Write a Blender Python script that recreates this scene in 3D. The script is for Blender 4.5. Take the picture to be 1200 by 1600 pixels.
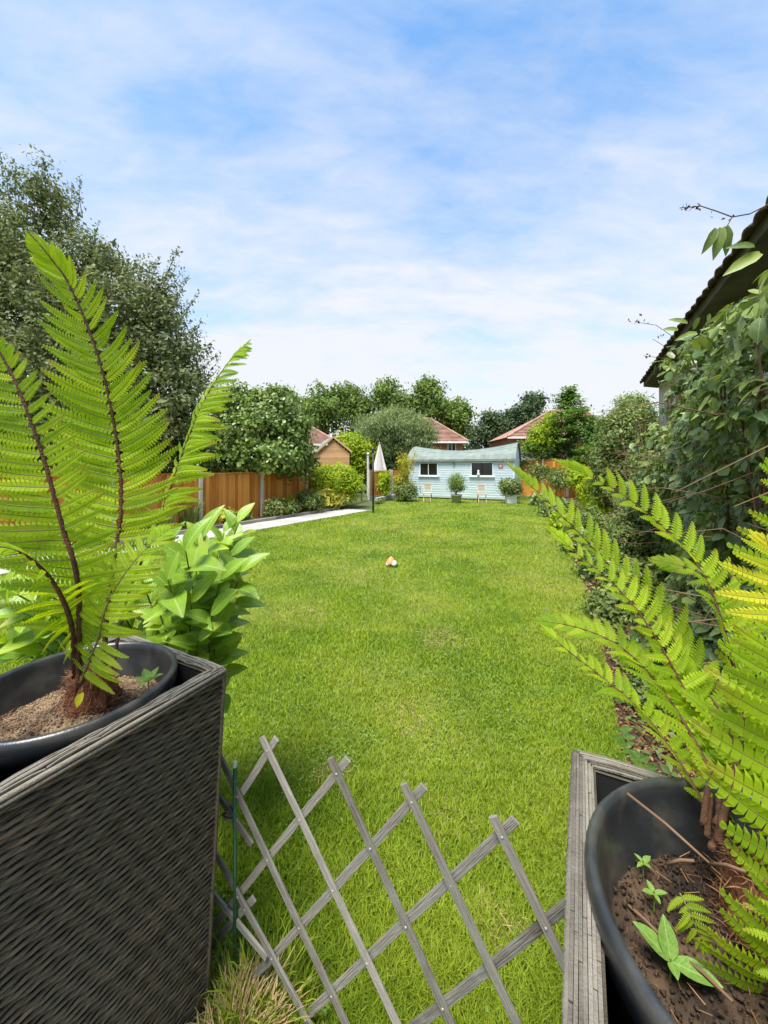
import bpy, math, random
import numpy as np
from mathutils import Vector, Matrix, noise as mnoise
random.seed(7); rng = np.random.default_rng(7)
S = bpy.context.scene
for o in list(bpy.data.objects): bpy.data.objects.remove(o)
COL = S.collection
PI = math.pi
# ------------------------------------------------------------------ camera, sky, sun, exposure
F = 600.0; H = 1.8                       # focal length in photograph pixels, eye height
cam = bpy.data.cameras.new('camera'); camo = bpy.data.objects.new('camera', cam); COL.objects.link(camo)
camo.location = (0, 0, H); camo.rotation_euler = (PI/2, 0, 0)
cam.sensor_width = 36; cam.lens = 36*F/1600; cam.shift_y = -70/1600; cam.clip_start = 0.02; cam.clip_end = 2000
S.camera = camo
SUN_EL, SUN_AZ = math.radians(69), math.radians(-150)      # azimuth measured from +Y towards +X
W = bpy.data.worlds.new('World'); S.world = W; W.use_nodes = True
def build_world():
    nt = W.node_tree; nt.nodes.clear(); L = nt.links
    N = nt.nodes.new
    out = N('ShaderNodeOutputWorld'); bg = N('ShaderNodeBackground'); bg.inputs['Strength'].default_value = 0.12
    sky = N('ShaderNodeTexSky'); sky.sky_type = 'NISHITA'; sky.sun_disc = False
    sky.sun_elevation = SUN_EL; sky.sun_rotation = SUN_AZ; sky.air_density = 1.0; sky.dust_density = 0.6; sky.ozone_density = 1.6
    tc = N('ShaderNodeTexCoord'); sep = N('ShaderNodeSeparateXYZ'); L.new(tc.outputs['Generated'], sep.inputs[0])
    zc = N('ShaderNodeMath'); zc.operation = 'MAXIMUM'; zc.inputs[1].default_value = 0.0; L.new(sep.outputs[2], zc.inputs[0])
    za = N('ShaderNodeMath'); za.operation = 'ADD'; za.inputs[1].default_value = 0.28; L.new(zc.outputs[0], za.inputs[0])
    dx = N('ShaderNodeMath'); dx.operation = 'DIVIDE'; L.new(sep.outputs[0], dx.inputs[0]); L.new(za.outputs[0], dx.inputs[1])
    dy = N('ShaderNodeMath'); dy.operation = 'DIVIDE'; L.new(sep.outputs[1], dy.inputs[0]); L.new(za.outputs[0], dy.inputs[1])
    cb = N('ShaderNodeCombineXYZ'); L.new(dx.outputs[0], cb.inputs[0]); L.new(dy.outputs[0], cb.inputs[1])
    mp = N('ShaderNodeMapping'); mp.inputs['Rotation'].default_value = (0, 0, math.radians(-25)); mp.inputs['Scale'].default_value = (.6, 1.3, 1)
    mp.inputs['Location'].default_value = (9, 9, 3)
    L.new(cb.outputs[0], mp.inputs[0])
    n1 = N('ShaderNodeTexNoise'); n1.inputs['Scale'].default_value = 1.7; n1.inputs['Detail'].default_value = 9; n1.inputs['Roughness'].default_value = .55; n1.inputs['Distortion'].default_value = .35
    n2 = N('ShaderNodeTexNoise'); n2.inputs['Scale'].default_value = 7.5; n2.inputs['Detail'].default_value = 8; n2.inputs['Roughness'].default_value = .6; n2.inputs['Distortion'].default_value = .3
    L.new(mp.outputs[0], n1.inputs[0]); L.new(mp.outputs[0], n2.inputs[0])
    mx = N('ShaderNodeMath'); mx.operation = 'MULTIPLY_ADD'; mx.inputs[1].default_value = .5; L.new(n2.outputs[0], mx.inputs[0]); L.new(n1.outputs[0], mx.inputs[2])
    # more veil towards the horizon
    hz = N('ShaderNodeMapRange'); hz.inputs['From Min'].default_value = 0.0; hz.inputs['From Max'].default_value = .70
    hz.inputs['To Min'].default_value = .48; hz.inputs['To Max'].default_value = -.14; L.new(zc.outputs[0], hz.inputs['Value'])
    ad = N('ShaderNodeMath'); ad.operation = 'ADD'; L.new(mx.outputs[0], ad.inputs[0]); L.new(hz.outputs[0], ad.inputs[1])
    rp = N('ShaderNodeValToRGB'); rp.color_ramp.elements[0].position = .50; rp.color_ramp.elements[0].color = (.10, .10, .10, 1)
    rp.color_ramp.elements[1].position = 1.0; rp.color_ramp.elements[1].color = (.97, .97, .97, 1)
    L.new(ad.outputs[0], rp.inputs[0])
    sc = N('ShaderNodeMix'); sc.data_type = 'RGBA'; sc.blend_type = 'MULTIPLY'; sc.inputs[0].default_value = 1
    L.new(sky.outputs[0], sc.inputs[6]); sc.inputs[7].default_value = (.37, .64, .75, 1)
    mi = N('ShaderNodeMix'); mi.data_type = 'RGBA'; L.new(rp.outputs[0], mi.inputs[0]); L.new(sc.outputs[2], mi.inputs[6])
    mi.inputs[7].default_value = (2.04, 2.09, 2.20, 1)
    L.new(mi.outputs[2], bg.inputs[0]); L.new(bg.outputs[0], out.inputs[0])
build_world()
sl = bpy.data.lights.new('sun', 'SUN'); sl.energy = 2.4; sl.angle = math.radians(24); sl.color = (1, .95, .86)
so = bpy.data.objects.new('sun', sl); COL.objects.link(so); so.location = (-5, 5, 20)
sd = Vector((math.sin(SUN_AZ)*math.cos(SUN_EL), math.cos(SUN_AZ)*math.cos(SUN_EL), math.sin(SUN_EL)))
so.rotation_euler = sd.to_track_quat('Z', 'Y').to_euler()
S.view_settings.view_transform = 'Standard'; S.view_settings.look = 'None'; S.view_settings.gamma = 1
S.view_settings.use_curve_mapping = False; S.view_settings.exposure = 1.9
S.render.engine = 'CYCLES'
try:
    S.cycles.max_bounces = 8; S.cycles.transmission_bounces = 4; S.cycles.transparent_max_bounces = 8
except Exception: pass

# ------------------------------------------------------------------ helpers
def P(x, y, Y):
    'a photograph pixel at distance Y -> world point'
    return Vector(((x-600)/F*Y, Y, H-(y-730)/F*Y))
def G(x, y):
    'a photograph pixel on the level ground -> world point'
    Y = F*H/(y-730.0); return Vector(((x-600)/F*Y, Y, 0))
AX = Vector((.456, .89, 0)).normalized(); PX = Vector((AX.y, -AX.x, 0))   # the garden's long axis and its right-hand side
def GA(s, p, z=0): return AX*s + PX*p + Vector((0, 0, z))

def nmat(name, c1, c2=None, scale=8, rough=.8, bump=0., bscale=40, stretch=(1, 1, 1), attr=False, transl=0., spec=.3,
         c3=None, obrand=False, coord='Object', detail=5, contrast=.25, sheen=0, patch=None, tipc=None, vein=None):
    m = bpy.data.materials.new(name); m.use_nodes = True; nt = m.node_tree; nt.nodes.clear(); L = nt.links; N = nt.nodes.new
    out = N('ShaderNodeOutputMaterial'); b = N('ShaderNodeBsdfPrincipled')
    b.inputs['Roughness'].default_value = rough; b.inputs['Specular IOR Level'].default_value = spec
    c2 = c2 or c1
    tc = N('ShaderNodeTexCoord'); mp = N('ShaderNodeMapping'); mp.inputs['Scale'].default_value = stretch
    if coord == 'World':
        gp = N('ShaderNodeNewGeometry'); L.new(gp.outputs['Position'], mp.inputs[0])
    else: L.new(tc.outputs[coord], mp.inputs[0])
    nz = N('ShaderNodeTexNoise'); nz.inputs['Scale'].default_value = scale; nz.inputs['Detail'].default_value = detail; L.new(mp.outputs[0], nz.inputs[0])
    fac = nz.outputs[0]
    if attr or obrand:
        if attr: a = N('ShaderNodeAttribute'); a.attribute_name = 'v'; src = a.outputs['Fac']
        else: a = N('ShaderNodeObjectInfo'); src = a.outputs['Random']
        k = N('ShaderNodeMath'); k.operation = 'MULTIPLY_ADD'; k.inputs[1].default_value = .5; L.new(src, k.inputs[0])
        k2 = N('ShaderNodeMath'); k2.operation = 'MULTIPLY'; k2.inputs[1].default_value = .5; L.new(nz.outputs[0], k2.inputs[0])
        L.new(k2.outputs[0], k.inputs[2]); fac = k.outputs[0]
    rp = N('ShaderNodeValToRGB'); e = rp.color_ramp.elements
    e[0].position = .5-contrast; e[0].color = (*c1, 1); e[1].position = .5+contrast; e[1].color = (*c2, 1)
    if c3: q = e.new(min(.98, .5+contrast*1.5)); q.color = (*c3, 1)
    L.new(fac, rp.inputs[0]); colour = rp.outputs[0]
    if patch:
        pz = N('ShaderNodeTexNoise'); pz.inputs['Scale'].default_value = patch[1]; pz.inputs['Detail'].default_value = 3
        L.new(gp.outputs['Position'] if coord == 'World' else tc.outputs[coord], pz.inputs[0])
        pr = N('ShaderNodeMapRange'); pr.inputs['From Min'].default_value = .42; pr.inputs['From Max'].default_value = .68
        L.new(pz.outputs[0], pr.inputs['Value'])
        pm = N('ShaderNodeMix'); pm.data_type = 'RGBA'; L.new(pr.outputs[0], pm.inputs[0]); L.new(colour, pm.inputs[6]); pm.inputs[7].default_value = (*patch[0], 1)
        colour = pm.outputs[2]
    if tipc or vein:
        sx = N('ShaderNodeSeparateXYZ'); L.new(tc.outputs['Object'], sx.inputs[0])
        oi = N('ShaderNodeObjectInfo')
    if tipc:
        # leaflet ends and scattered flecks turn yellow-brown, more on some leaflets than on others
        q1 = N('ShaderNodeMath'); q1.operation = 'MULTIPLY_ADD'; q1.inputs[1].default_value = .35; L.new(oi.outputs['Random'], q1.inputs[0]); L.new(sx.outputs[0], q1.inputs[2])
        q2 = N('ShaderNodeMath'); q2.operation = 'MULTIPLY_ADD'; q2.inputs[1].default_value = .5; L.new(nz.outputs[0], q2.inputs[0]); L.new(q1.outputs[0], q2.inputs[2])
        q3 = N('ShaderNodeMapRange'); q3.inputs['From Min'].default_value = 1.20; q3.inputs['From Max'].default_value = 1.62; q3.inputs['To Max'].default_value = .8; L.new(q2.outputs[0], q3.inputs['Value'])
        q4 = N('ShaderNodeMix'); q4.data_type = 'RGBA'; L.new(q3.outputs[0], q4.inputs[0]); L.new(colour, q4.inputs[6]); q4.inputs[7].default_value = (*tipc, 1); colour = q4.outputs[2]
    if vein:
        a1 = N('ShaderNodeMath'); a1.operation = 'ABSOLUTE'; L.new(sx.outputs[1], a1.inputs[0])
        a2 = N('ShaderNodeMapRange'); a2.inputs['From Min'].default_value = .006; a2.inputs['From Max'].default_value = .018; a2.inputs['To Min'].default_value = .8; a2.inputs['To Max'].default_value = 0; L.new(a1.outputs[0], a2.inputs['Value'])
        a3 = N('ShaderNodeMath'); a3.operation = 'MULTIPLY_ADD'; a3.inputs[1].default_value = -.9; L.new(a1.outputs[0], a3.inputs[0]); L.new(sx.outputs[0], a3.inputs[2])
        a4 = N('ShaderNodeMath'); a4.operation = 'MULTIPLY'; a4.inputs[1].default_value = 62; L.new(a3.outputs[0], a4.inputs[0])
        a5 = N('ShaderNodeMath'); a5.operation = 'SINE'; L.new(a4.outputs[0], a5.inputs[0])
        a6 = N('ShaderNodeMapRange'); a6.inputs['From Min'].default_value = .80; a6.inputs['From Max'].default_value = 1; a6.inputs['To Max'].default_value = .35; L.new(a5.outputs[0], a6.inputs['Value'])
        a7 = N('ShaderNodeMath'); a7.operation = 'MAXIMUM'; L.new(a2.outputs[0], a7.inputs[0]); L.new(a6.outputs[0], a7.inputs[1])
        a8 = N('ShaderNodeMix'); a8.data_type = 'RGBA'; L.new(a7.outputs[0], a8.inputs[0]); L.new(colour, a8.inputs[6]); a8.inputs[7].default_value = (*vein, 1); colour = a8.outputs[2]
    L.new(colour, b.inputs['Base Color'])
    if bump:
        bz = N('ShaderNodeTexNoise'); bz.inputs['Scale'].default_value = bscale; bz.inputs['Detail'].default_value = 6; L.new(mp.outputs[0], bz.inputs[0])
        bn = N('ShaderNodeBump'); bn.inputs['Strength'].default_value = bump; bn.inputs['Distance'].default_value = .01; L.new(bz.outputs[0], bn.inputs['Height'])
        L.new(bn.outputs[0], b.inputs['Normal'])
    if transl:
        t = N('ShaderNodeBsdfTranslucent'); hs = N('ShaderNodeHueSaturation'); hs.inputs['Hue'].default_value = .485; hs.inputs['Saturation'].default_value = 1.1; hs.inputs['Value'].default_value = 1.5
        L.new(colour, hs.inputs['Color']); L.new(hs.outputs[0], t.inputs[0])
        mx = N('ShaderNodeMixShader'); mx.inputs[0].default_value = transl; L.new(b.outputs[0], mx.inputs[1]); L.new(t.outputs[0], mx.inputs[2]); L.new(mx.outputs[0], out.inputs[0])
    else: L.new(b.outputs[0], out.inputs[0])
    return m
M = {}
def wm(o):
    if o is None: return Matrix.Identity(4)
    loc = Matrix.LocRotScale(o.location, o.rotation_euler, o.scale)
    return (wm(o.parent) @ o.matrix_parent_inverse @ loc) if o.parent else loc
def link(name, me, parent=None, matrix=None):
    o = bpy.data.objects.new(name, me); COL.objects.link(o)
    if matrix is not None:
        l, r, s = matrix.decompose(); o.location = l; o.rotation_euler = r.to_euler(); o.scale = s
    if parent is not None:
        o.parent = parent; o.matrix_parent_inverse = wm(parent).inverted()
    return o
def tag(o, label=None, cat=None, group=None, kind=None):
    if label: o['label'] = label
    if cat: o['category'] = cat
    if group: o['group'] = group
    if kind: o['kind'] = kind
    return o
def thing(name, loc, label, cat, group=None):
    o = bpy.data.objects.new(name, None); COL.objects.link(o); o.location = loc; o.empty_display_size = .1
    return tag(o, label, cat, group)
def copy_tree(o, parent=None):
    c = o.copy(); COL.objects.link(c)
    if parent is not None: c.parent = parent
    for ch in [k for k in bpy.data.objects if k.parent == o]: copy_tree(ch, c)
    return c

class MB:
    'collects shapes into one mesh'
    def __init__(s): s.v = []; s.f = []; s.m = []
    def add(s, vs, fs, mi=0):
        b = len(s.v); s.v += [tuple(v) for v in vs]; s.f += [tuple(i+b for i in f) for f in fs]; s.m += [mi]*len(fs); return s
    def box(s, c, size, R=None, mi=0):
        hx, hy, hz = [k/2 for k in size]; c = Vector(c)
        vs = [Vector((x*hx, y*hy, z*hz)) for z in (-1, 1) for y in (-1, 1) for x in (-1, 1)]
        if R is not None: vs = [R @ v for v in vs]
        return s.add([c+v for v in vs], [(0, 2, 3, 1), (4, 5, 7, 6), (0, 1, 5, 4), (2, 6, 7, 3), (0, 4, 6, 2), (1, 3, 7, 5)], mi)
    def beam(s, a, b, w, t, side=None, mi=0):
        'rectangular bar from a to b; w along side, t across'
        a = Vector(a); b = Vector(b); z = (b-a).normalized()
        side = Vector(side) if side is not None else (Vector((0, 0, 1)) if abs(z.z) < .9 else Vector((1, 0, 0)))
        x = (side-z*side.dot(z)).normalized(); y = z.cross(x)
        return s.box((a+b)/2, (w, t, (b-a).length), Matrix((x, y, z)).transposed(), mi)
    def tube(s, pts, rad, seg=6, mi=0, cap=True):
        pts = [Vector(p) for p in pts]; n = len(pts)
        if not hasattr(rad, '__len__'): rad = [rad]*n
        ref = None; rings = []
        for i, p in enumerate(pts):
            t = (pts[min(i+1, n-1)]-pts[max(i-1, 0)]).normalized()
            if ref is None: ref = Vector((0, 0, 1)) if abs(t.z) < .8 else Vector((1, 0, 0))
            u = (ref-t*ref.dot(t)).normalized(); w = t.cross(u); ref = u
            rings.append([p+(u*math.cos(2*PI*k/seg)+w*math.sin(2*PI*k/seg))*rad[i] for k in range(seg)])
        vs = [v for r in rings for v in r]
        fs = [(i*seg+k, i*seg+(k+1) % seg, (i+1)*seg+(k+1) % seg, (i+1)*seg+k) for i in range(n-1) for k in range(seg)]
        if cap: fs += [tuple(range(seg-1, -1, -1)), tuple(range((n-1)*seg, n*seg))]
        return s.add(vs, fs, mi)
    def lathe(s, prof, c=(0, 0, 0), seg=24, mi=0, wob=None):
        c = Vector(c); vs = []
        for r, z in prof:
            for k in range(seg):
                a = 2*PI*k/seg; rr = r*(wob(a, z) if wob else 1); vs.append(c+Vector((rr*math.cos(a), rr*math.sin(a), z)))
        n = len(prof)
        fs = [(i*seg+k, i*seg+(k+1) % seg, (i+1)*seg+(k+1) % seg, (i+1)*seg+k) for i in range(n-1) for k in range(seg)]
        return s.add(vs, fs, mi)
    def mesh(s, name, mats, smooth=False):
        me = bpy.data.meshes.new(name); me.from_pydata(s.v, [], s.f)
        for m in (mats if isinstance(mats, (list, tuple)) else [mats]): me.materials.append(m)
        if any(s.m): me.polygons.foreach_set('material_index', s.m)
        if smooth: me.polygons.foreach_set('use_smooth', [True]*len(s.f))
        me.update(); return me
    def build(s, name, mats, parent=None, smooth=False, matrix=None, bevel=0):
        o = link(name, s.mesh(name, mats, smooth), parent, matrix)
        if bevel:
            b = o.modifiers.new('bevel', 'BEVEL'); b.width = bevel; b.segments = 2; b.limit_method = 'ANGLE'
        return o
def np_mesh(name, V, T, mats, attr=None, smooth=False, mi=None):
    'triangle mesh from arrays'
    me = bpy.data.meshes.new(name); nv, nt = len(V), len(T)
    me.vertices.add(nv); me.vertices.foreach_set('co', np.ascontiguousarray(V, dtype=np.float32).ravel())
    me.loops.add(nt*3); me.loops.foreach_set('vertex_index', np.ascontiguousarray(T, dtype=np.int32).ravel())
    me.polygons.add(nt); me.polygons.foreach_set('loop_start', np.arange(0, nt*3, 3, dtype=np.int32))
    if smooth: me.polygons.foreach_set('use_smooth', np.ones(nt, dtype=bool))
    for m in (mats if isinstance(mats, (list, tuple)) else [mats]): me.materials.append(m)
    if mi is not None: me.polygons.foreach_set('material_index', mi.astype(np.int32))
    if attr is not None:
        a = me.attributes.new('v', 'FLOAT', 'POINT'); a.data.foreach_set('value', attr.astype(np.float32))
    me.update(calc_edges=True); return me
def unit(a): return a/np.maximum(np.linalg.norm(a, axis=1, keepdims=True), 1e-9)
def scatter(name, TV, TF, pos, nrm, size, mats, parent=None, up=None, attr=None):
    'one mesh of many copies of a small template (x = length, z = normal)'
    n = len(pos); TV = np.array(TV, float); TF = np.array(TF)
    nrm = unit(nrm); r = rng.normal(size=(n, 3)) if up is None else up
    x = unit(r-nrm*np.sum(r*nrm, 1, keepdims=True)); y = np.cross(nrm, x)
    R = np.stack([x, y, nrm], 2)                        # columns
    size = np.broadcast_to(np.asarray(size, float), (n,))
    V = np.einsum('nij,kj->nki', R, TV)*size[:, None, None]+pos[:, None, :]
    T = (TF[None]+(np.arange(n)*len(TV))[:, None, None]).reshape(-1, 3)
    v = rng.random(n) if attr is None else attr
    me = np_mesh(name, V.reshape(-1, 3), T, mats, np.repeat(v, len(TV)))
    return link(name, me, parent)
LEAF2 = ([(0, 0, 0), (.5, .26, .07), (1, 0, -.05), (.5, -.26, .07)], [(0, 2, 1), (0, 3, 2)])
NARROW = ([(0, 0, 0), (.45, .09, .02), (1, 0, -.08), (.45, -.09, .02)], [(0, 2, 1), (0, 3, 2)])
ROUND = ([(0, 0, 0), (.25, .3, .05), (.75, .28, .05), (1, 0, 0), (.75, -.28, .05), (.25, -.3, .05)], [(0, 3, 1), (1, 3, 2), (0, 5, 3), (5, 4, 3)])
def palm_template():
    V = []; T = []
    for a, l in ((-100, .62), (-50, .85), (0, 1), (50, .85), (100, .62)):
        ar = math.radians(a); c, s_ = math.cos(ar), math.sin(ar); b = len(V)
        for (x, y, z) in ((.05, 0, 0), (.55, .19, .03), (1, 0, -.12), (.55, -.19, .03), (.5, 0, -.03)):
            V.append(((x*c-y*s_)*l, (x*s_+y*c)*l, z*l))
        T += [(b, b+4, b+1), (b+4, b+2, b+1), (b, b+3, b+4), (b+4, b+3, b+2)]
    return V, T
PALM = palm_template()

# ------------------------------------------------------------------ materials
M['grass'] = nmat('grass', (.097, .178, .010), (.272, .368, .022), 1.1, .6, attr=True, transl=.35, spec=.25, c3=(.34, .36, .06), contrast=.2, patch=((.29, .36, .035), .55))
M['turf'] = nmat('turf', (.06, .10, .014), (.14, .20, .025), 2.5, .95, .6, 120, contrast=.2, patch=((.17, .17, .05), .55))
M['ground'] = nmat('ground', (.05, .07, .02), (.08, .10, .03), .6, .95, .4, 20)
M['soil'] = nmat('soil', (.022, .014, .009), (.080, .050, .030), 22, .95, 1, 90, contrast=.18)
M['sandy'] = nmat('sandy_soil', (.06, .035, .02), (.40, .28, .17), 7, .95, 1, 160, contrast=.14)
M['concrete'] = nmat('concrete', (.30, .29, .26), (.43, .42, .385), 5, .9, .3, 80, obrand=True)
M['kerb'] = nmat('kerb', (.11, .10, .085), (.26, .24, .20), 6, .9, .6, 50, obrand=True)
M['fencewood'] = nmat('fence_wood', (.38, .125, .020), (.70, .30, .065), 3, .75, .5, 40, stretch=(3, 3, .35), obrand=True, spec=.2, detail=9)
M['post'] = nmat('pale_post', (.42, .39, .33), (.62, .59, .52), 6, .85, .3, 60)
M['greywood'] = nmat('weathered_wood', (.085, .075, .060), (.285, .262, .228), 30, .85, .7, 60, obrand=True, detail=8, contrast=.24, stretch=(4, 4, .22), patch=((.20, .20, .17), 9))
M['shedblue'] = nmat('pale_blue_paint', (.53, .625, .665), (.66, .745, .77), 2.0, .7, .2, 30, obrand=True, contrast=.3)
M['white'] = nmat('white_paint', (.62, .63, .62), (.75, .75, .73), 5, .6, .1, 40)
M['felt'] = nmat('roof_felt', (.135, .165, .15), (.235, .27, .245), 3, .95, .5, 90)
M['dark'] = nmat('dark_inside', (.010, .008, .006), (.05, .035, .025), 4, .5)
M['glass'] = nmat('window_glass', (.012, .012, .013), (.02, .02, .02), 2, .06, spec=.6)
M['brick'] = nmat('red_brick', (.27, .11, .07), (.44, .20, .14), 9, .9, .5, 60, contrast=.2)
M['rooftile'] = nmat('red_roof_tile', (.22, .12, .09), (.40, .23, .175), 1.5, .9, .6, 14, contrast=.2)
M['render'] = nmat('cream_render', (.42, .40, .34), (.58, .55, .48), 3, .95, .4, 90)
M['oldtile'] = nmat('old_brown_tile', (.05, .034, .026), (.15, .10, .075), 9, .9, .8, 60, obrand=True)
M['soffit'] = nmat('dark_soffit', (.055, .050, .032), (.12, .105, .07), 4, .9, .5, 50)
M['black'] = nmat('black_metal', (.012, .012, .012), (.02, .02, .02), 8, .5, spec=.4)
M['pot'] = nmat('black_plastic', (.014, .016, .018), (.026, .028, .031), 6, .33, .08, 220, spec=.5, patch=((.055, .052, .045), 16))
M['wicker'] = nmat('brown_wicker', (.038, .032, .021), (.132, .102, .072), 26, .55, .3, 300, obrand=True, coord='World', contrast=.26, spec=.4, patch=((.075, .066, .048), 9))
M['wickerrim'] = nmat('faded_wicker', (.065, .057, .045), (.205, .185, .152), 30, .7, .5, 200, obrand=True, contrast=.25)
M['liner'] = nmat('dark_liner', (.012, .012, .011), (.02, .02, .02), 8, .8)
M['stakegreen'] = nmat('green_stake', (.012, .07, .028), (.02, .10, .04), 8, .35, spec=.5)
M['stakecap'] = nmat('pale_green_cap', (.35, .50, .40), (.4, .55, .45), 8, .4)
M['screw'] = nmat('rivet', (.30, .28, .25), (.4, .38, .34), 8, .5, spec=.5)
M['fern'] = nmat('fern_leaf', (.20, .34, .012), (.40, .54, .025), 9, .5, .25, 300, transl=.62, spec=.3, obrand=True, c3=(.44, .52, .045), contrast=.28, tipc=(.36, .24, .05))
M['fernyellow'] = nmat('yellow_fern_leaf', (.34, .42, .015), (.52, .50, .03), 9, .5, transl=.45, obrand=True)
M['rachis'] = nmat('fern_stalk', (.050, .020, .010), (.13, .060, .028), 40, .75, .8, 200)
M['rachisgreen'] = nmat('green_fern_stalk', (.10, .10, .02), (.17, .15, .04), 40, .6)
M['root'] = nmat('fern_rootstock', (.060, .018, .008), (.20, .075, .035), 30, .9, 1, 150, contrast=.2)
M['fibre'] = nmat('root_fibre', (.10, .035, .015), (.30, .15, .07), 20, .85, attr=True)
M['laurel'] = nmat('laurel_leaf', (.14, .27, .02), (.29, .43, .04), 5, .34, .25, 30, transl=.35, spec=.55, obrand=True, contrast=.3, vein=(.36, .50, .12), tipc=(.35, .36, .04))
M['stem'] = nmat('green_stem', (.09, .13, .03), (.16, .2, .05), 20, .6)
M['twig'] = nmat('brown_twig', (.10, .055, .03), (.20, .12, .07), 20, .8)
M['bark'] = nmat('bark', (.05, .038, .028), (.12, .10, .075), 6, .95, .8, 30)
M['bigtree'] = nmat('olive_small_leaf', (.070, .100, .032), (.200, .230, .080), .35, .6, attr=True, transl=.3, spec=.3, c3=(.20, .13, .06), contrast=.24)
M['holly'] = nmat('dark_glossy_leaf', (.065, .120, .022), (.22, .30, .060), .8, .4, attr=True, transl=.25, spec=.45, c3=(.20, .27, .08), contrast=.24)
M['fartree'] = nmat('mid_green_leaf', (.075, .125, .030), (.20, .29, .06), .25, .7, attr=True, transl=.3, spec=.2, contrast=.25)
M['darktree'] = nmat('dark_green_leaf', (.035, .065, .026), (.10, .15, .06), .3, .7, attr=True, transl=.2, spec=.2, contrast=.25)
M['willow'] = nmat('grey_green_leaf', (.12, .165, .06), (.27, .34, .13), .5, .6, attr=True, transl=.3, spec=.3, contrast=.25)
M['conifer'] = nmat('fresh_green_needle', (.055, .12, .025), (.17, .28, .05), .7, .6, attr=True, transl=.3, spec=.2, contrast=.25)
M['lime'] = nmat('lime_leaf', (.17, .27, .012), (.38, .47, .02), 2, .55, attr=True, transl=.4, spec=.3, contrast=.28)
M['yellow'] = nmat('yellow_green_leaf', (.25, .28, .03), (.52, .47, .07), 3, .55, attr=True, transl=.35, contrast=.28)
M['shrub'] = nmat('mixed_shrub_leaf', (.075, .120, .028), (.20, .25, .055), 1.5, .5, attr=True, transl=.3, spec=.4, c3=(.26, .22, .09), contrast=.25)
M['creeper'] = nmat('creeper_leaf', (.060, .110, .028), (.22, .29, .060), 2, .45, attr=True, transl=.22, spec=.55, c3=(.24, .28, .06), contrast=.25)
M['creeperbig'] = nmat('large_creeper_leaf', (.055, .110, .026), (.23, .30, .055), 3, .45, .2, 80, obrand=True, transl=.25, spec=.55, c3=(.36, .38, .06), contrast=.26, vein=(.30, .38, .12))
M['weed'] = nmat('weed_leaf', (.10, .20, .03), (.2, .33, .06), 9, .5, .2, 80, transl=.3, vein=(.30, .42, .14))
M['straw'] = nmat('dry_straw', (.25, .17, .07), (.50, .38, .19), 12, .8, attr=True, transl=.2)
M['chairwood'] = nmat('pale_wood', (.38, .25, .13), (.55, .40, .24), 12, .6, .2, 60)
M['pink'] = nmat('orange_plastic', (.62, .20, .07), (.72, .30, .14), 12, .5)
M['toywhite'] = nmat('white_plastic', (.7, .68, .64), (.8, .78, .74), 12, .5)
M['toygreen'] = nmat('green_plastic', (.03, .22, .05), (.04, .30, .07), 12, .5)
M['toybrown'] = nmat('brown_plastic', (.12, .06, .04), (.2, .1, .07), 12, .5)
M['canvas'] = nmat('pale_canvas', (.50, .47, .44), (.64, .61, .57), 6, .9, .3, 60)
M['canvasstripe'] = nmat('grey_canvas', (.34, .31, .31), (.40, .37, .37), 6, .9)
M['greyfence'] = nmat('grey_timber', (.22, .215, .20), (.36, .35, .33), 5, .85, .4, 40, stretch=(3, 3, .4), obrand=True)
M['shedorange'] = nmat('tan_timber', (.40, .22, .10), (.56, .34, .17), 4, .8, .3, 40, obrand=True)
M['sign'] = nmat('sign_red', (.35, .10, .06), (.45, .16, .1), 8, .6)
M['terracotta'] = nmat('grey_pot', (.30, .29, .27), (.42, .41, .38), 8, .8, .3, 40)

# ------------------------------------------------------------------ ground, lawn, path, beds
def sheet(name, pts, z, mat, label=None):
    mb = MB(); mb.add([(p[0], p[1], z) for p in pts], [tuple(range(len(pts)))]); o = mb.build(name, mat); o['kind'] = 'structure'; return o
sheet('ground', [(-600, -300), (600, -300), (600, 900), (-600, 900)], -.012, M['ground'])
LEDGE0 = G(377, 833); LEDGE1 = G(577, 798)                 # lawn-side edge of the path
ldir = (LEDGE1-LEDGE0).normalized(); lnor = Vector((-ldir.y, ldir.x, 0))
pathA = LEDGE0-ldir*13; pathB = LEDGE1+ldir*.3
lawn_poly = [pathA, LEDGE0, LEDGE1+ldir*.3, (-.35, 18.0), (.75, 22.6), (6, 25), (9.2, 22.5), G(850, 792), G(870, 820), G(930, 950), G(975, 1180), (1.15, 1.5), (.46, .87), (-.54, 1.08), (-1.6, 1.0), (-9, .5)]
lawn_poly = [(p[0], p[1]) for p in lawn_poly]
sheet('lawn', lawn_poly, 0.0, M['turf'])
sheet('patio', [(-3, -3), (3, -3), (1.3, .55), (.40, .80), (-.56, 1.02), (-3, 1.1)], -.006, M['concrete'])
def inpoly(x, y, poly):
    r = np.zeros(len(x), bool); n = len(poly); j = n-1
    for i in range(n):
        xi, yi = poly[i]; xj, yj = poly[j]
        c = ((yi > y) != (yj > y)) & (x < (xj-xi)*(y-yi)/(yj-yi+1e-12)+xi); r ^= c; j = i
    return r
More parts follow.
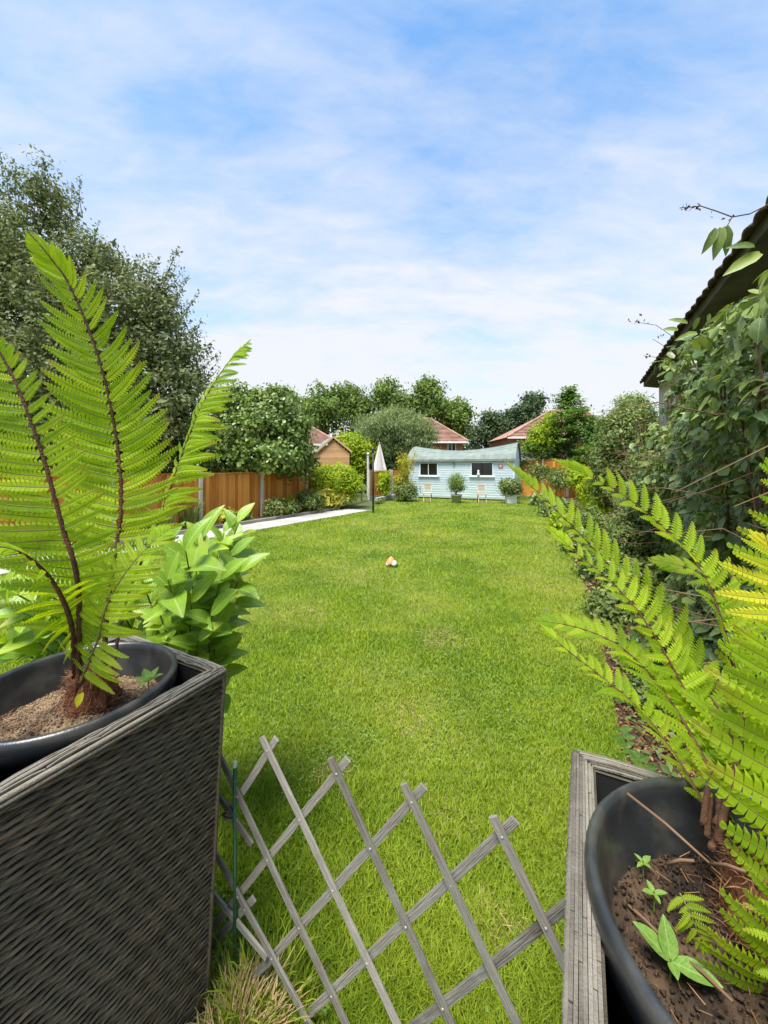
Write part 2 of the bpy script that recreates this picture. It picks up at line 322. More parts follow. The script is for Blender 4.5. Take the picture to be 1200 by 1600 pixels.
def grass():
    n = 640000; y0, y1 = 1.02, 25.0
    Y = y0*np.exp(rng.random(n)*math.log(y1/y0)); X = (rng.random(n)*2-1)*1.12*Y
    k = inpoly(X, Y, lawn_poly); X = X[k]; Y = Y[k]; n = len(X)
    # clumpiness: uneven tufts
    cl = np.sin(X*9.1+np.sin(Y*7.3)*2)*np.sin(Y*8.3+np.sin(X*6.1)*2)
    cl2 = np.sin(X*1.7+1.3*np.sin(Y*.9))*np.sin(Y*1.25+1.1*np.sin(X*1.1))
    d = np.maximum(1, Y/2.2)
    w = .0026*d**.92*(.7+.6*rng.random(n)); h = (.020+.018*rng.random(n)+.006*cl+.004*cl2)*np.minimum(1.45, d**.22)
    h *= np.where(Y < 2.2, 1.25, 1)
    a = rng.random(n)*2*PI; lean = .3+.85*rng.random(n); la = rng.random(n)*2*PI
    sx, sy = np.cos(a)*w, np.sin(a)*w; lx, ly = np.cos(la)*lean*h, np.sin(la)*lean*h
    v = np.clip(.5+.32*rng.normal(size=n)*.7+.10*cl+.10*cl2, 0, 1)
    near = Y < 4.2
    Vn = []
    def blades(m, bent):
        x, y, sX, sY, lX, lY, hh = X[m], Y[m], sx[m], sy[m], lx[m], ly[m], h[m]; z0 = np.zeros(len(x))
        if bent:
            V = np.stack([np.stack([x-sX, y-sY, z0], 1), np.stack([x+sX, y+sY, z0], 1),
                          np.stack([x-sX*.7+lX*.35, y-sY*.7+lY*.35, hh*.6], 1), np.stack([x+sX*.7+lX*.35, y+sY*.7+lY*.35, hh*.6], 1),
                          np.stack([x+lX, y+lY, hh*.95], 1)], 1)
            F_ = np.array([(0, 1, 3), (0, 3, 2), (2, 3, 4)])
        else:
            V = np.stack([np.stack([x-sX, y-sY, z0], 1), np.stack([x+sX, y+sY, z0], 1), np.stack([x+lX, y+lY, hh], 1)], 1)
            F_ = np.array([(0, 1, 2)])
        T = (F_[None]+(np.arange(len(x))*V.shape[1])[:, None, None]).reshape(-1, 3)
        return V.reshape(-1, 3), T, np.repeat(v[m], V.shape[1])
    A = blades(near, True); B = blades(~near, False)
    V = np.vstack([A[0], B[0]]); T = np.vstack([A[1], B[1]+len(A[0])]); v_ = np.concatenate([A[2], B[2]])
    o = link('grass', np_mesh('grass', V, T, M['grass'], v_)); o['kind'] = 'stuff'; o['label'] = 'short bright green lawn grass with paler dry patches'; o['category'] = 'grass'
grass()
# worn spots where dead thatch shows, and clover
def lawn_details():
    P_ = []; 
    for (x, y, rad, n) in ((690, 1000, .26, 420), (470, 965, .42, 350), (560, 905, .6, 350), (800, 905, .45, 260), (620, 830, 1.0, 450), (770, 1450, .11, 330), (930, 1360, .12, 260), (520, 1215, .12, 160), (700, 1290, .14, 160), (640, 1120, .2, 180)):
        c = G(x, y); a = rng.random(n)*2*PI; r_ = rad*np.sqrt(rng.random(n))*(.6+.8*rng.random(n)); P_.append(np.stack([c.x+r_*np.cos(a), c.y+r_*np.sin(a)*1.1, .014+.02*rng.random(n)], 1))
    pos = np.vstack(P_); d = np.maximum(1, pos[:, 1]/2.5)
    o = scatter('dead_thatch', [(0, .03, 0), (1, .02, .1), (1, -.02, .1), (0, -.03, 0)], [(0, 1, 2), (0, 2, 3)], pos, rng.normal(size=pos.shape)*.5+np.array([0, 0, 1]), (.018+.025*rng.random(len(pos)))*d**.6, M['straw']); tag(o, 'thin worn patches of dead straw-coloured thatch in the lawn', 'dead grass', kind='stuff')
    P_ = []
    for k in range(70):
        Y = 1.15*math.exp(rng.random()*1.5); c = np.array([(rng.random()*1.7-.75)*Y, Y]); m = int(20+60*rng.random()); q = c+rng.normal(size=(m, 2))*(.05+.08*rng.random()); P_.append(np.column_stack([q, .014+.02*rng.random(m)]))
    pos = np.vstack(P_); k = inpoly(pos[:, 0], pos[:, 1], lawn_poly); pos = pos[k]
    o = scatter('clover', *ROUND, pos, rng.normal(size=pos.shape)*.35+np.array([0, 0, 1]), .009+.009*rng.random(len(pos)), M['weed']); tag(o, 'small clover leaves in loose patches among the near grass', 'clover', kind='stuff')
lawn_details()
# longer and dry blades by the trellis foot
def tuft(name, cx, cy, n, rad, hmin, hmax, mat, label, cat, w=.004, group=None, kind=None, lean=.8):
    a = rng.random(n)*2*PI; r = rad*np.sqrt(rng.random(n)); x = cx+r*np.cos(a); y = cy+r*np.sin(a)
    h = hmin+(hmax-hmin)*rng.random(n); la = a+rng.normal(size=n)*.8; le = lean*(.2+.8*rng.random(n))*h; ww = w*(.6+.8*rng.random(n)); pa = rng.random(n)*2*PI
    sx, sy = np.cos(pa)*ww, np.sin(pa)*ww; rows = []
    for t, k in ((0, 1), (.45, .85), (.8, .5)):
        for sgn in (-1, 1): rows.append(np.stack([x+sgn*sx*k+np.cos(la)*le*t*t, y+sgn*sy*k+np.sin(la)*le*t*t, h*(t*(1.25-.35*t))], 1))
    rows.append(np.stack([x+np.cos(la)*le, y+np.sin(la)*le, h*.86], 1))
    V = np.stack(rows, 1); F_ = np.array([(0, 1, 3), (0, 3, 2), (2, 3, 5), (2, 5, 4), (4, 5, 6)])
    T = (F_[None]+(np.arange(n)*7)[:, None, None]).reshape(-1, 3)
    o = link(name, np_mesh(name, V.reshape(-1, 3), T, mat, np.repeat(rng.random(n), 7))); tag(o, label, cat, group, kind); return o
tuft('long_grass', -.40, 1.30, 420, .17, .06, .17, M['grass'], 'longer green grass growing around the foot of the green stake', 'grass', .003, kind='stuff')
tuft('dry_grass', -.47, 1.19, 750, .14, .03, .12, M['straw'], 'dry straw-coloured grass beside the tall left wicker planter', 'dry grass', .0022, kind='stuff', lean=1.8)

# path of slabs along the left bed, kerb behind it
def path():
    pw = .82; L_ = (pathB-pathA).length; me_cache = []
    base = MB(); q = [pathA, pathB, pathB+lnor*pw*1.5, pathA+lnor*pw]
    base.add([(p.x, p.y, -.004) for p in q], [(0, 1, 2, 3)]); po = base.build('path', M['kerb']); po['kind'] = 'structure'
    n = int(L_/.62)
    for i in range(n):
        for j in range(2):
            s0 = i*.62+.006; s1 = (i+1)*.62-.006; wj = pw*(1+.5*i/n)/2
            p0 = pathA+ldir*s0+lnor*(j*wj+.006); z = .018+random.uniform(-.002, .002)
            p1 = p0+ldir*(s1-s0); p2 = p1+lnor*(wj-.012); p3 = p0+lnor*(wj-.012)
            mb = MB(); mb.add([(p.x, p.y, z) for p in (p0, p1, p2, p3)]+[(p.x, p.y, -.003) for p in (p0, p1, p2, p3)],
                              [(0, 1, 2, 3), (0, 4, 5, 1), (1, 5, 6, 2), (2, 6, 7, 3), (3, 7, 4, 0)])
            mb.build('paving_slab', M['concrete'], po)
    for i in range(int(L_/.9)):
        wj = pw*(1+.5*i*.9/L_)+.04; a = pathA+ldir*(i*.9+.01)+lnor*wj; b = a+ldir*.88
        MB().beam(a+Vector((0, 0, .05)), b+Vector((0, 0, .05)), .14, .09, side=(0, 0, 1)).build('kerb_stone', M['kerb'], po, bevel=.008)
path()
FD = Vector((4.88, 8.93, 0)).normalized(); FN = Vector((-FD.y, FD.x, 0)); F0 = Vector((-5.68, 11.87, 0))
b0 = pathA+lnor*1.0; b1 = pathB+lnor*1.5
sheet('left_bed', [b0, b1, F0+FD*10.2, F0-FD*12], .004, M['soil'])
sheet('right_bed', [(.46, .86), (1.15, 1.5), G(975, 1180), G(930, 950), G(870, 820), G(850, 792), (9.2, 22.5), (16, 21), (4, -1), (1.2, .4)], -.004, M['soil'])

def bed_litter():
    poly = [(.46, .86), (1.15, 1.5), tuple(G(975, 1180))[:2], tuple(G(930, 950))[:2], tuple(G(870, 820))[:2], (7.6, 12), (1.6, .9)]
    n = 60000; Y = .8*np.exp(rng.random(n)*math.log(14)); X = rng.random(n)*1.15*Y; k = inpoly(X, Y, poly); X = X[k]; Y = Y[k]; n = len(X)
    pos = np.stack([X, Y, .004+.02*rng.random(n)], 1); sz = (.010+.035*rng.random(n)**2)*np.maximum(1, Y/3)
    o = scatter('leaf_litter', *LEAF2, pos, rng.normal(size=(n, 3))*.6+np.array([0, 0, 1]), sz, M['fibre']); tag(o, 'brown leaf litter and bark scattered over the soil of the right bed', 'leaf litter', kind='stuff')
    k = rng.random(n) < .16; o = scatter('bed_weeds', *LEAF2, pos[k]+np.array([0, 0, .03]), rng.normal(size=(k.sum(), 3))*.5+np.array([0, 0, 1]), sz[k]*1.6+.01, M['shrub']); tag(o, 'small green weeds growing through the litter of the right bed', 'weeds', kind='stuff')
bed_litter()
# ------------------------------------------------------------------ fences
def fence(label, A, D, n, sp, h, pw=.11, z0=0, cap=True, bmat='fencewood', pmat='post', bw=.125, over=0, postfirst=True, group=None, gravel=0):
    t = thing('garden_fence', A, label, 'fence', group); D = Vector(D).normalized(); Nn = Vector((-D.y, D.x, 0))
    for i in range(n+1):
        p = A+D*sp*i
        MB().beam(p+Vector((0, 0, z0)), p+Vector((0, 0, z0+h+.03)), pw, pw, side=D).build('post', M[pmat], t, bevel=.006)
        if i == n: break
        x0 = pw/2+.01; Lp = sp-pw-.02; k = max(3, round(Lp/bw)); w = Lp/k
        if gravel:
            MB().beam(p+D*x0+Vector((0, 0, z0+gravel/2)), p+D*(x0+Lp)+Vector((0, 0, z0+gravel/2)), gravel, .05).build('gravel_board', M['concrete'], t)
        for zz in (.25, h*.55, h-.15):
            MB().beam(p+D*x0+Nn*.035+Vector((0, 0, z0+zz)), p+D*(x0+Lp)+Nn*.035+Vector((0, 0, z0+zz)), .07, .035).build('rail', M[bmat], t)
        for j in range(k):
            c = p+D*(x0+(j+.5)*w)+Nn*(-.004 if j % 2 else .004); zt = h-.05+random.uniform(-.006, .006)
            R = Matrix((D, Nn, Vector((0, 0, 1)))).transposed() @ Matrix.Rotation(.07, 3, 'Z')
            MB().box(c+Vector((0, 0, z0+gravel+(zt-gravel)/2)), (w*1.04, .013, zt-gravel), R).build('board', M[bmat], t)
        if cap: MB().beam(p+D*x0+Vector((0, 0, z0+h-.02)), p+D*(x0+Lp)+Vector((0, 0, z0+h-.02)), .03, .06, side=(0, 0, 1)).build('top_rail', M[bmat], t)
    return t
fence('long orange-brown close-board fence with pale posts running up the left of the lawn', F0-FD*7.5, FD, 6, 2.5, 1.62)
fence('short orange-brown fence section with pale posts and concrete foot in front of the closed parasol', F0+FD*10.15+FN*(-.0), (.50, .86, 0), 1, 2.35, 1.62, gravel=.22)
fence('two-panel end of the orange-brown fence beside the bamboo at the blue shed', F0+FD*10.15+Vector((.50, .86, 0)).normalized()*2.55, (.75, .66, 0), 1, 1.6, 1.62, gravel=.22)
fence('orange-brown fence with pale posts to the right of the blue shed', Vector((8.7, 24.6, 0)), (5.5, -3, 0), 4, 1.38, 2.28)
# low pale stone edging
def block_edging():
    a = G(588, 785); d = (G(622, 778)-a).normalized(); t = thing('stone_edging', a, 'low pale stone block edging at the foot of the short fence section', 'edging')
    for i in range(7):
        MB().beam(a+d*(i*.4)+Vector((0, 0, .12)), a+d*(i*.4+.38)+Vector((0, 0, .12)), .24, .16).build('stone', M['concrete'], t, bevel=.015)
block_edging()

# ------------------------------------------------------------------ blue garden building
def blue_shed():
    A = Vector((1.5, 22.6, 0)); B = Vector((6.84, 20.2, 0)); D = (B-A).normalized(); L_ = (B-A).length; N_ = Vector((-D.y, D.x, 0)); dep = 3.2
    t = thing('garden_building', A, 'pale blue boarded garden building with sagging grey felt roof at the end of the lawn', 'shed')
    R = Matrix((D, N_, Vector((0, 0, 1)))).transposed().to_4x4(); R.translation = A
    def W_(x, y, z): return R @ Vector((x, y, z))
    he = 2.2; z0 = .08
    ridge = lambda u: 2.74+.36*(abs(2*u-.92)**1.7)
    MB().box(W_(L_/2, dep/2, .04), (L_-.05, dep-.05, .08), R.to_3x3()).build('floor', M['dark'], t)
    wins = [(.66, 1.72, 1.32, 2.05), (3.62, 4.78, 1.33, 2.06)]
    nb = 16; bh = (he-z0)/nb; RB = R.to_3x3() @ Matrix.Rotation(.20, 3, 'X')
    for i in range(nb):
        za = z0+i*bh; zb = za+bh; segs = [(0, L_)]
        for (xa, xb, wa, wb) in wins:
            if zb > wa+.02 and za < wb-.02:
                new = []
                for (sa, sb) in segs:
                    if sa < xa and sb > xb: new += [(sa, xa), (xb, sb)]
                    else: new.append((sa, sb))
                segs = new
        for (sa, sb) in segs:
            MB().box(W_((sa+sb)/2, 0, (za+zb)/2), (sb-sa, .022, bh*1.04), RB).build('board', M['shedblue'], t)
    for (xa, xb, wa, wb) in wins:
        fr = MB(); w_ = .06
        for (ca, cb_) in (((xa-.03, wa), (xb+.03, wa)), ((xa-.03, wb), (xb+.03, wb))):
            fr.beam(W_(ca[0], -.03, ca[1]), W_(cb_[0], -.03, cb_[1]), w_, .04)
        for xx in (xa, xb): fr.beam(W_(xx, -.032, wa-.03), W_(xx, -.032, wb+.03), w_, .04, side=D)
        f = fr.build('window', M['shedblue'], t)
        MB().beam(W_((xa+xb)/2-.02, -.03, wa+.03), W_((xa+xb)/2-.02, -.03, wb-.03), .035, .03, side=D).build('mullion', M['white'] if xa < 2 else M['dark'], f)
        MB().beam(W_(xa-.1, -.06, wa-.05), W_(xb+.1, -.06, wa-.05), .035, .09, side=(0, 0, 1)).build('sill', M['white'], f)
        MB().box(W_((xa+xb)/2, .03, (wa+wb)/2), (xb-xa, .008, wb-wa), R.to_3x3()).build('pane', M['glass'], f)
    # things behind the glass (seen on the sill)
    # end walls follow the roof profile
    prof = lambda v, u: he+(ridge(u)-he)*(math.sin(PI*v)**.62)
    for xx, u in ((0.012, 0), (L_-.012, 1)):
        nb2 = 22
        for i in range(nb2):
            za = z0+i*(ridge(u)-z0)/nb2; zb = za+(ridge(u)-z0)/nb2; ya, yb = 0, dep
            if za > he:
                vs = [k/60 for k in range(61) if prof(k/60, u) > zb]
                if not vs: continue
                ya, yb = vs[0]*dep, vs[-1]*dep
            MB().box(W_(xx, (ya+yb)/2, (za+zb)/2), (.022, yb-ya, (zb-za)*.97), R.to_3x3()).build('end_board', M['shedblue'], t)
    MB().box(W_(L_/2, dep, he/2+.04), (L_, .03, he), R.to_3x3()).build('back_wall', M['shedblue'], t)
    # roof
    mb = MB(); nu, nv = 28, 20; ov = .10
    for off in (0, .035):
        for i in range(nu+1):
            u = i/nu; x = -ov+u*(L_+2*ov)
            for j in range(nv+1):
                v = j/nv; y = -.13+v*(dep+.26); z = prof(v, u)+.01+off
                mb.v.append(tuple(W_(x, y, z)))
    n1 = (nu+1)*(nv+1)
    for i in range(nu):
        for j in range(nv):
            a = i*(nv+1)+j; mb.f.append((a, a+nv+1, a+nv+2, a+1)); mb.f.append((a+n1, a+1+n1, a+nv+2+n1, a+nv+1+n1))
    for i in range(nu):
        for j in (0, nv): a = i*(nv+1)+j; mb.f.append((a, a+n1, a+nv+1+n1, a+nv+1))
    for j in range(nv):
        for i in (0, nu): a = i*(nv+1)+j; mb.f.append((a, a+1, a+1+n1, a+n1))
    mb.m = [0]*len(mb.f); mb.build('roof', M['felt'], t)
    # felt laps
    for k in range(1, 5):
        v = .09+k*.085; lap = MB(); pts = [W_(-ov+i/nu*(L_+2*ov), -.13+v*(dep+.26), prof(v, i/nu)+.05) for i in range(nu+1)]
        lap.tube(pts, .008, 4).build('felt_lap', M['felt'], t)
    MB().beam(W_(-ov, -.135, he-.03), W_(L_+ov, -.135, he-.03), .10, .02).build('fascia', M['felt'], t)
    for xx in (.0, L_): MB().beam(W_(xx, -.02, z0), W_(xx, -.02, he-.02), .07, .05, side=D).build('corner_trim', M['shedblue'], t)
    MB().box(W_(2.66, -.045, 1.97), (.07, .07, .22), R.to_3x3()).build('outside_light', M['felt'], t)
    sg = thing('wall_sign', W_(5.18, -.03, 1.85), 'small dark red sign hung on the blue shed right of its right window', 'sign')
    MB().box(W_(5.18, -.035, 1.85), (.24, .02, .18), R.to_3x3()).build('board', M['sign'], sg)
    MB().box(W_(5.18, -.05, 1.88), (.17, .008, .03), R.to_3x3()).build('marking', M['white'], sg)
    MB().box(W_(5.18, -.05, 1.81), (.12, .008, .025), R.to_3x3()).build('marking', M['white'], sg)
    # ornament standing on the sill inside right window, pale
    og = MB().lathe([(.001, 0), (.07, .01), (.08, .12), (.04, .18), (.055, .24), (.05, .3), (.001, .33)], W_(4.02, -.09, 1.325), 12).build('sill_ornament', M['toywhite'], smooth=True)
    tag(og, 'small pale ornament on the sill of the right shed window', 'ornament')
    return R
SHR = blue_shed()

# folding chairs in front of the shed
def chair(x, y, rz):
    t = thing('folding_chair', (0, 0, 0), 'chair', 'chair', 'folding wooden chairs against the blue shed')
    for sx in (-.2, .2):
        MB().beam((sx, .16, 0), (sx, -.0-.02, .45), .035, .02, side=(1, 0, 0)).build('leg', M['black'], t)
        MB().beam((sx*.92, -.2, 0), (sx*.92, .2, .92), .035, .02, side=(1, 0, 0)).build('back_leg', M['chairwood'], t)
    for k in range(5): MB().box((0, -.18+k*.085, .45), (.42, .065, .02)).build('seat_slat', M['chairwood'], t)
    for z, h_ in ((.86, .11), (.72, .05)): MB().box((0, .17 if z > .8 else .12, z), (.40, .02, h_)).build('back_slat', M['chairwood'], t)
    MB().box((0, -.195, .06), (.38, .02, .03)).build('stretcher', M['chairwood'], t)
    MB().box((0, .12, .07), (.38, .02, .03)).build('stretcher', M['chairwood'], t)
    return t
c0 = chair(0, 0, 0); p = G(668, 784); c0.location = p; c0.rotation_euler.z = PI-.2+PI
c0['label'] = 'wooden folding chair under the left window of the blue shed'
c1 = copy_tree(c0); c1.location = G(753, 786); c1.rotation_euler.z = -.12; c1['label'] = 'wooden folding chair under the right window of the blue shed'

# ------------------------------------------------------------------ plants built from leaves
def blobs_to_leaves(blobs, ncl, nper, cr, shell=.45, upb=.35, flat=1.0, zmin=.02):
    vol = np.array([b[1][0]*b[1][1]*b[1][2] for b in blobs])**.75; vol = vol/vol.sum(); pos = []; nrm = []
    for (c, r), w in zip(blobs, vol):
        m = max(3, int(ncl*w)); d = unit(rng.normal(size=(m, 3))); rad = rng.random((m, 1))**shell
        wob = 1+.18*np.sin(d[:, :1]*5+d[:, 2:]*4+c[0])*np.cos(d[:, 1:2]*4+c[2])
        cc = np.array(c)+d*rad*np.array(r)*wob
        k = max(2, int(nper)); g = rng.normal(size=(m, k, 3))*cr*np.array([1, 1, .6*flat])
        q = cc[:, None]+g; pos.append(q.reshape(-1, 3)); nn = g/cr*.6+d[:, None]*.7+np.array([0, 0, upb])+rng.normal(size=g.shape)*.7
        nrm.append(nn.reshape(-1, 3))
    pos = np.vstack(pos); nrm = np.vstack(nrm); k = pos[:, 2] > zmin
    return pos[k], nrm[k]
def PB(x, y, rx, ry, Y, dy=0, rd=None):
    'a crown lobe given by its place in the photograph and its distance'
    c = P(x, y, Y+dy); s = (Y+dy)/F; return (tuple(c), (rx*s, (rd if rd is not None else rx*s), ry*s))
def tree(name, label, cat, blobs, mat, leaf, ncl, nper, cr, base=None, trunk=.12, tmpl=LEAF2, shell=.45, upb=.35, group=None, nbranch=6, crown='crown', up=None, flat=1.0):
    cs = np.array([b[0] for b in blobs]); c = cs.mean(0)
    if base is None: base = (c[0], c[1], 0)
    t = thing(name, base, label, cat, group)
    pos, nrm = blobs_to_leaves(blobs, ncl, nper, cr, shell, upb, flat)
    u = None
    if up is not None: u = np.array(up)[None]+rng.normal(size=pos.shape)*.45
    scatter(crown, *tmpl, pos, nrm, leaf*(.6+.8*rng.random(len(pos))), M[mat], t, up=u)
    inner = [(b_[0], tuple(q*.62 for q in b_[1])) for b_ in blobs]
    ip, inn = blobs_to_leaves(inner, max(3, ncl*.35), max(4, nper*.28), cr, .5, upb)
    if name not in ('far_hedge', 'broadleaf_tree'): scatter('inner_foliage', *tmpl, ip, inn, leaf*1.9*(.6+.8*rng.random(len(ip))), M[mat], t)
    if trunk:
        b = Vector(base); top = Vector(c); f = Vector((b.x*.5+top.x*.5, b.y*.5+top.y*.5, b.z+(top.z-b.z)*.5))
        mb = MB(); mb.tube([b-Vector((0, 0, .05)), b+(f-b)*.5+Vector((random.uniform(-.1, .1), 0, 0)), f, top], [trunk*1.3, trunk, trunk*.8, trunk*.35], 8).build('trunk', M['bark'], t, smooth=True)
        for i in range(nbranch):
            bb = blobs[i % len(blobs)]; e = Vector(bb[0])+Vector([random.uniform(-.6, .6)*r for r in bb[1]]); s_ = b.lerp(f, random.uniform(.6, 1.0))
            m_ = s_.lerp(e, .5)+Vector((0, 0, .08*(e-s_).length))
            MB().tube([s_, m_, e], [trunk*.5, trunk*.3, trunk*.08], 6).build('branch', M['bark'], t, smooth=True)
    return t
# big tree beyond the left fence
tree('tall_tree', 'tall olive-green small-leaved tree with a wispy reddish top beyond the left fence', 'tree',
     [PB(20, 400, 85, 105, 15), PB(70, 320, 45, 60, 15), PB(-90, 420, 120, 160, 15), PB(95, 470, 120, 110, 14.5), PB(185, 520, 105, 95, 14.5), PB(258, 560, 62, 95, 14.5), PB(235, 470, 55, 55, 14.7),
      PB(120, 600, 150, 100, 14.2), PB(250, 660, 80, 85, 14), PB(60, 690, 120, 80, 14), PB(285, 620, 48, 80, 14.3), PB(155, 405, 50, 42, 15), PB(150, 720, 140, 60, 15), PB(-20, 560, 130, 120, 15.5), PB(0, 700, 100, 70, 15), PB(290, 715, 50, 45, 15)],
     'bigtree', .145, 2500, 44, .24, base=(-9.6, 15.2, 0), trunk=.28, shell=.38, nbranch=14)
# wispy top sprays
def sprays(tree_o, mat, pts, leaf):
    V = []; mb = MB()
    for (x0, y0, x1, y1, Y) in pts:
        a = P(x0, y0, Y); b = P(x1, y1, Y); mb.tube([a, a.lerp(b, .5)+Vector((.05, 0, .08)), b], [.02, .012, .004], 4)
        for k in range(46):
            t = random.random()**.7; q = a.lerp(b, t)+Vector([random.gauss(0, .13*(1.2-t)) for _ in range(3)]); V.append(q)
    mb.build('branch', M['bark'], tree_o)
    V = np.array(V); scatter('foliage_sprays', *LEAF2, V, rng.normal(size=V.shape), leaf*(.6+.7*rng.random(len(V))), M[mat], tree_o)
bt = [o for o in bpy.data.objects if o.name == 'tall_tree'][0]
pts = []
for (x, y) in ((20, 250), (5, 275), (60, 262), (48, 290), (90, 300), (110, 290), (120, 330), (150, 345), (165, 380), (190, 380), (215, 395), (240, 410), (285, 385), (280, 410), (300, 430), (310, 455), (320, 500), (335, 530), (340, 560), (130, 275), (255, 400), (70, 245), (0, 240)):
    pts.append((x*.8+15, y+75, x+random.uniform(-6, 6), y, 14.8+random.uniform(-.6, .6)))
    pts.append((x*.8+25, y+65, x+random.uniform(-16, 16), y+random.uniform(5, 25), 14.8+random.uniform(-.6, .6)))
sprays(bt, 'bigtree', pts, .12)
tree('holly_tree', 'round dense glossy dark green tree overhanging the left fence', 'tree',
     [PB(405, 680, 72, 62, 15.2), PB(430, 650, 48, 42, 15.2), PB(372, 645, 42, 38, 15.4), PB(455, 700, 38, 42, 15.3), PB(360, 705, 36, 36, 14.7), PB(420, 715, 60, 32, 14.6), PB(400, 628, 30, 20, 15.5), PB(372, 618, 14, 14, 15.4), PB(440, 622, 16, 16, 15.4), PB(470, 665, 14, 20, 15.2), PB(345, 665, 16, 16, 15), PB(480, 735, 12, 14, 15), PB(335, 730, 16, 12, 14.8)],
     'holly', .125, 900, 40, .17, base=(-5.1, 16.4, 0), trunk=.16, shell=.33, tmpl=ROUND)
tree('grey_green_shrub', 'large domed grey-green willow-leaved shrub behind the parasol and the blue shed', 'shrub',
     [PB(617, 685, 62, 42, 28.5, rd=1.9), PB(590, 690, 36, 42, 28.5), PB(655, 685, 30, 36, 28.5), PB(617, 662, 45, 20, 28.5)], 'willow', .24, 750, 42, .26, trunk=.12, tmpl=NARROW, shell=.3, up=(0, 0, 1), upb=.1)
tree('dark_shrub', 'dark shrub in the gap behind the closed parasol', 'shrub', [PB(590, 725, 34, 26, 28, rd=.8), PB(640, 722, 30, 22, 28, rd=.8), PB(560, 735, 24, 30, 28, rd=.8)], 'darktree', .2, 260, 36, .22, trunk=.08)
tree('leafy_shrub', 'bright mid-green shrub between the tan shed and the grey-green shrub', 'shrub', [PB(548, 700, 26, 22, 27), PB(565, 715, 22, 26, 27)], 'lime', .22, 150, 30, .28, trunk=.08)
far = [(452, 640, 40, 34, 52, 'fartree', 'left end of the far row, beside the round glossy tree'), (502, 632, 34, 34, 50, 'fartree', 'above the orange roof at left'),
       (545, 635, 38, 40, 52, 'fartree', 'above the tan shed'), (611, 622, 30, 36, 50, 'fartree', 'narrow-topped, straight above the closed parasol'),
       (668, 625, 34, 34, 48, 'fartree', 'tallest dome above the grey-green shrub'), (704, 652, 26, 32, 50, 'fartree', 'lower, at the right end of the far row'),
       (762, 672, 32, 30, 55, 'darktree', 'dark, behind the right half of the blue shed roof'), (800, 665, 30, 26, 58, 'darktree', 'dark, low, left of the pine-topped tree'),
       (826, 642, 22, 30, 56, 'darktree', 'dark, pine-topped, above the right red-roofed house')]
for (x, y, rx, ry, Y, m, lab) in far:
    bl = [PB(x, y+14, rx, ry, Y)]+[PB(x+random.uniform(-.75, .75)*rx, y+random.uniform(-.65, .6)*ry, rx*random.uniform(.32, .5), ry*random.uniform(.3, .45), Y+random.uniform(-1, 1)) for _ in range(9)]+[PB(x, y-ry*.55, rx*.4, ry*.42, Y)]
    tree('broadleaf_tree', 'distant tree, '+lab, 'tree', bl, m, .42, 230, 26, .50, trunk=.3, shell=.4, group='trees beyond the houses', nbranch=5)
hz = [(-700, 900), (900, 1900)]
tree('far_hedge', 'dense mid-green hedge of trees low behind the houses', 'hedge', [PB(x, 695+random.uniform(-4, 6), 46, 26, 62) for x in list(range(-400, 860, 70))+list(range(900, 1800, 90))], 'darktree', .8, 900, 22, .9, trunk=0, shell=.4, crown='foliage')
# conifer-like fresh green tree right of the shed
def conifer():
    t = thing('conifer_tree', P(890, 730, 24)*1 - Vector((0, 0, 1.8)), 'fresh green feathery conifer standing right of the blue shed', 'tree'); b = P(890, 730, 24); b.z = 0
    MB().tube([b, (b.x, b.y, 4), (b.x+.05, b.y, 6.9)], [.14, .09, .02], 7).build('trunk', M['bark'], t)
    pos = []; nrm = []
    for i in range(130):
        z = 1.0+5.7*(i/130)+random.uniform(-.1, .1); R_ = 4.2*(1-(z-.9)/6.2)**.95*random.uniform(.5, 1.08); a = random.random()*2*PI
        e = Vector((b.x+math.cos(a)*R_, b.y+math.sin(a)*R_, z+.1*R_+random.uniform(-.1, .25)))
        s_ = Vector((b.x, b.y, z-.15)); MB().tube([s_, e], [.03, .006], 4).build('branch', M['bark'], t) if i % 3 == 0 else None
        for k in range(int(190*max(.4, R_/2))):
            u = random.random()**.6; q = s_.lerp(e, u)+Vector((random.gauss(0, .17), random.gauss(0, .17), random.gauss(0, .07)-.12*u*u)); pos.append(q); nrm.append((random.gauss(0, .5), random.gauss(0, .5), 1))
    pos = np.array(pos); scatter('crown', *LEAF2, pos, np.array(nrm), .17*(.6+.8*rng.random(len(pos))), M['conifer'], t)
conifer()
tree('light_tree', 'light green feathery young tree just left of the conifer, before the red-roofed house', 'tree', [PB(845, 685, 26, 22, 24.5), PB(832, 700, 14, 12, 24.5), PB(862, 665, 16, 20, 24.5)], 'lime', .15, 130, 34, .20, trunk=.06)
tree('light_tree', 'yellow-green loose tree just right of the conifer', 'tree', [PB(928, 680, 22, 30, 23), PB(945, 695, 20, 26, 23)], 'conifer', .15, 130, 34, .20, trunk=.06)
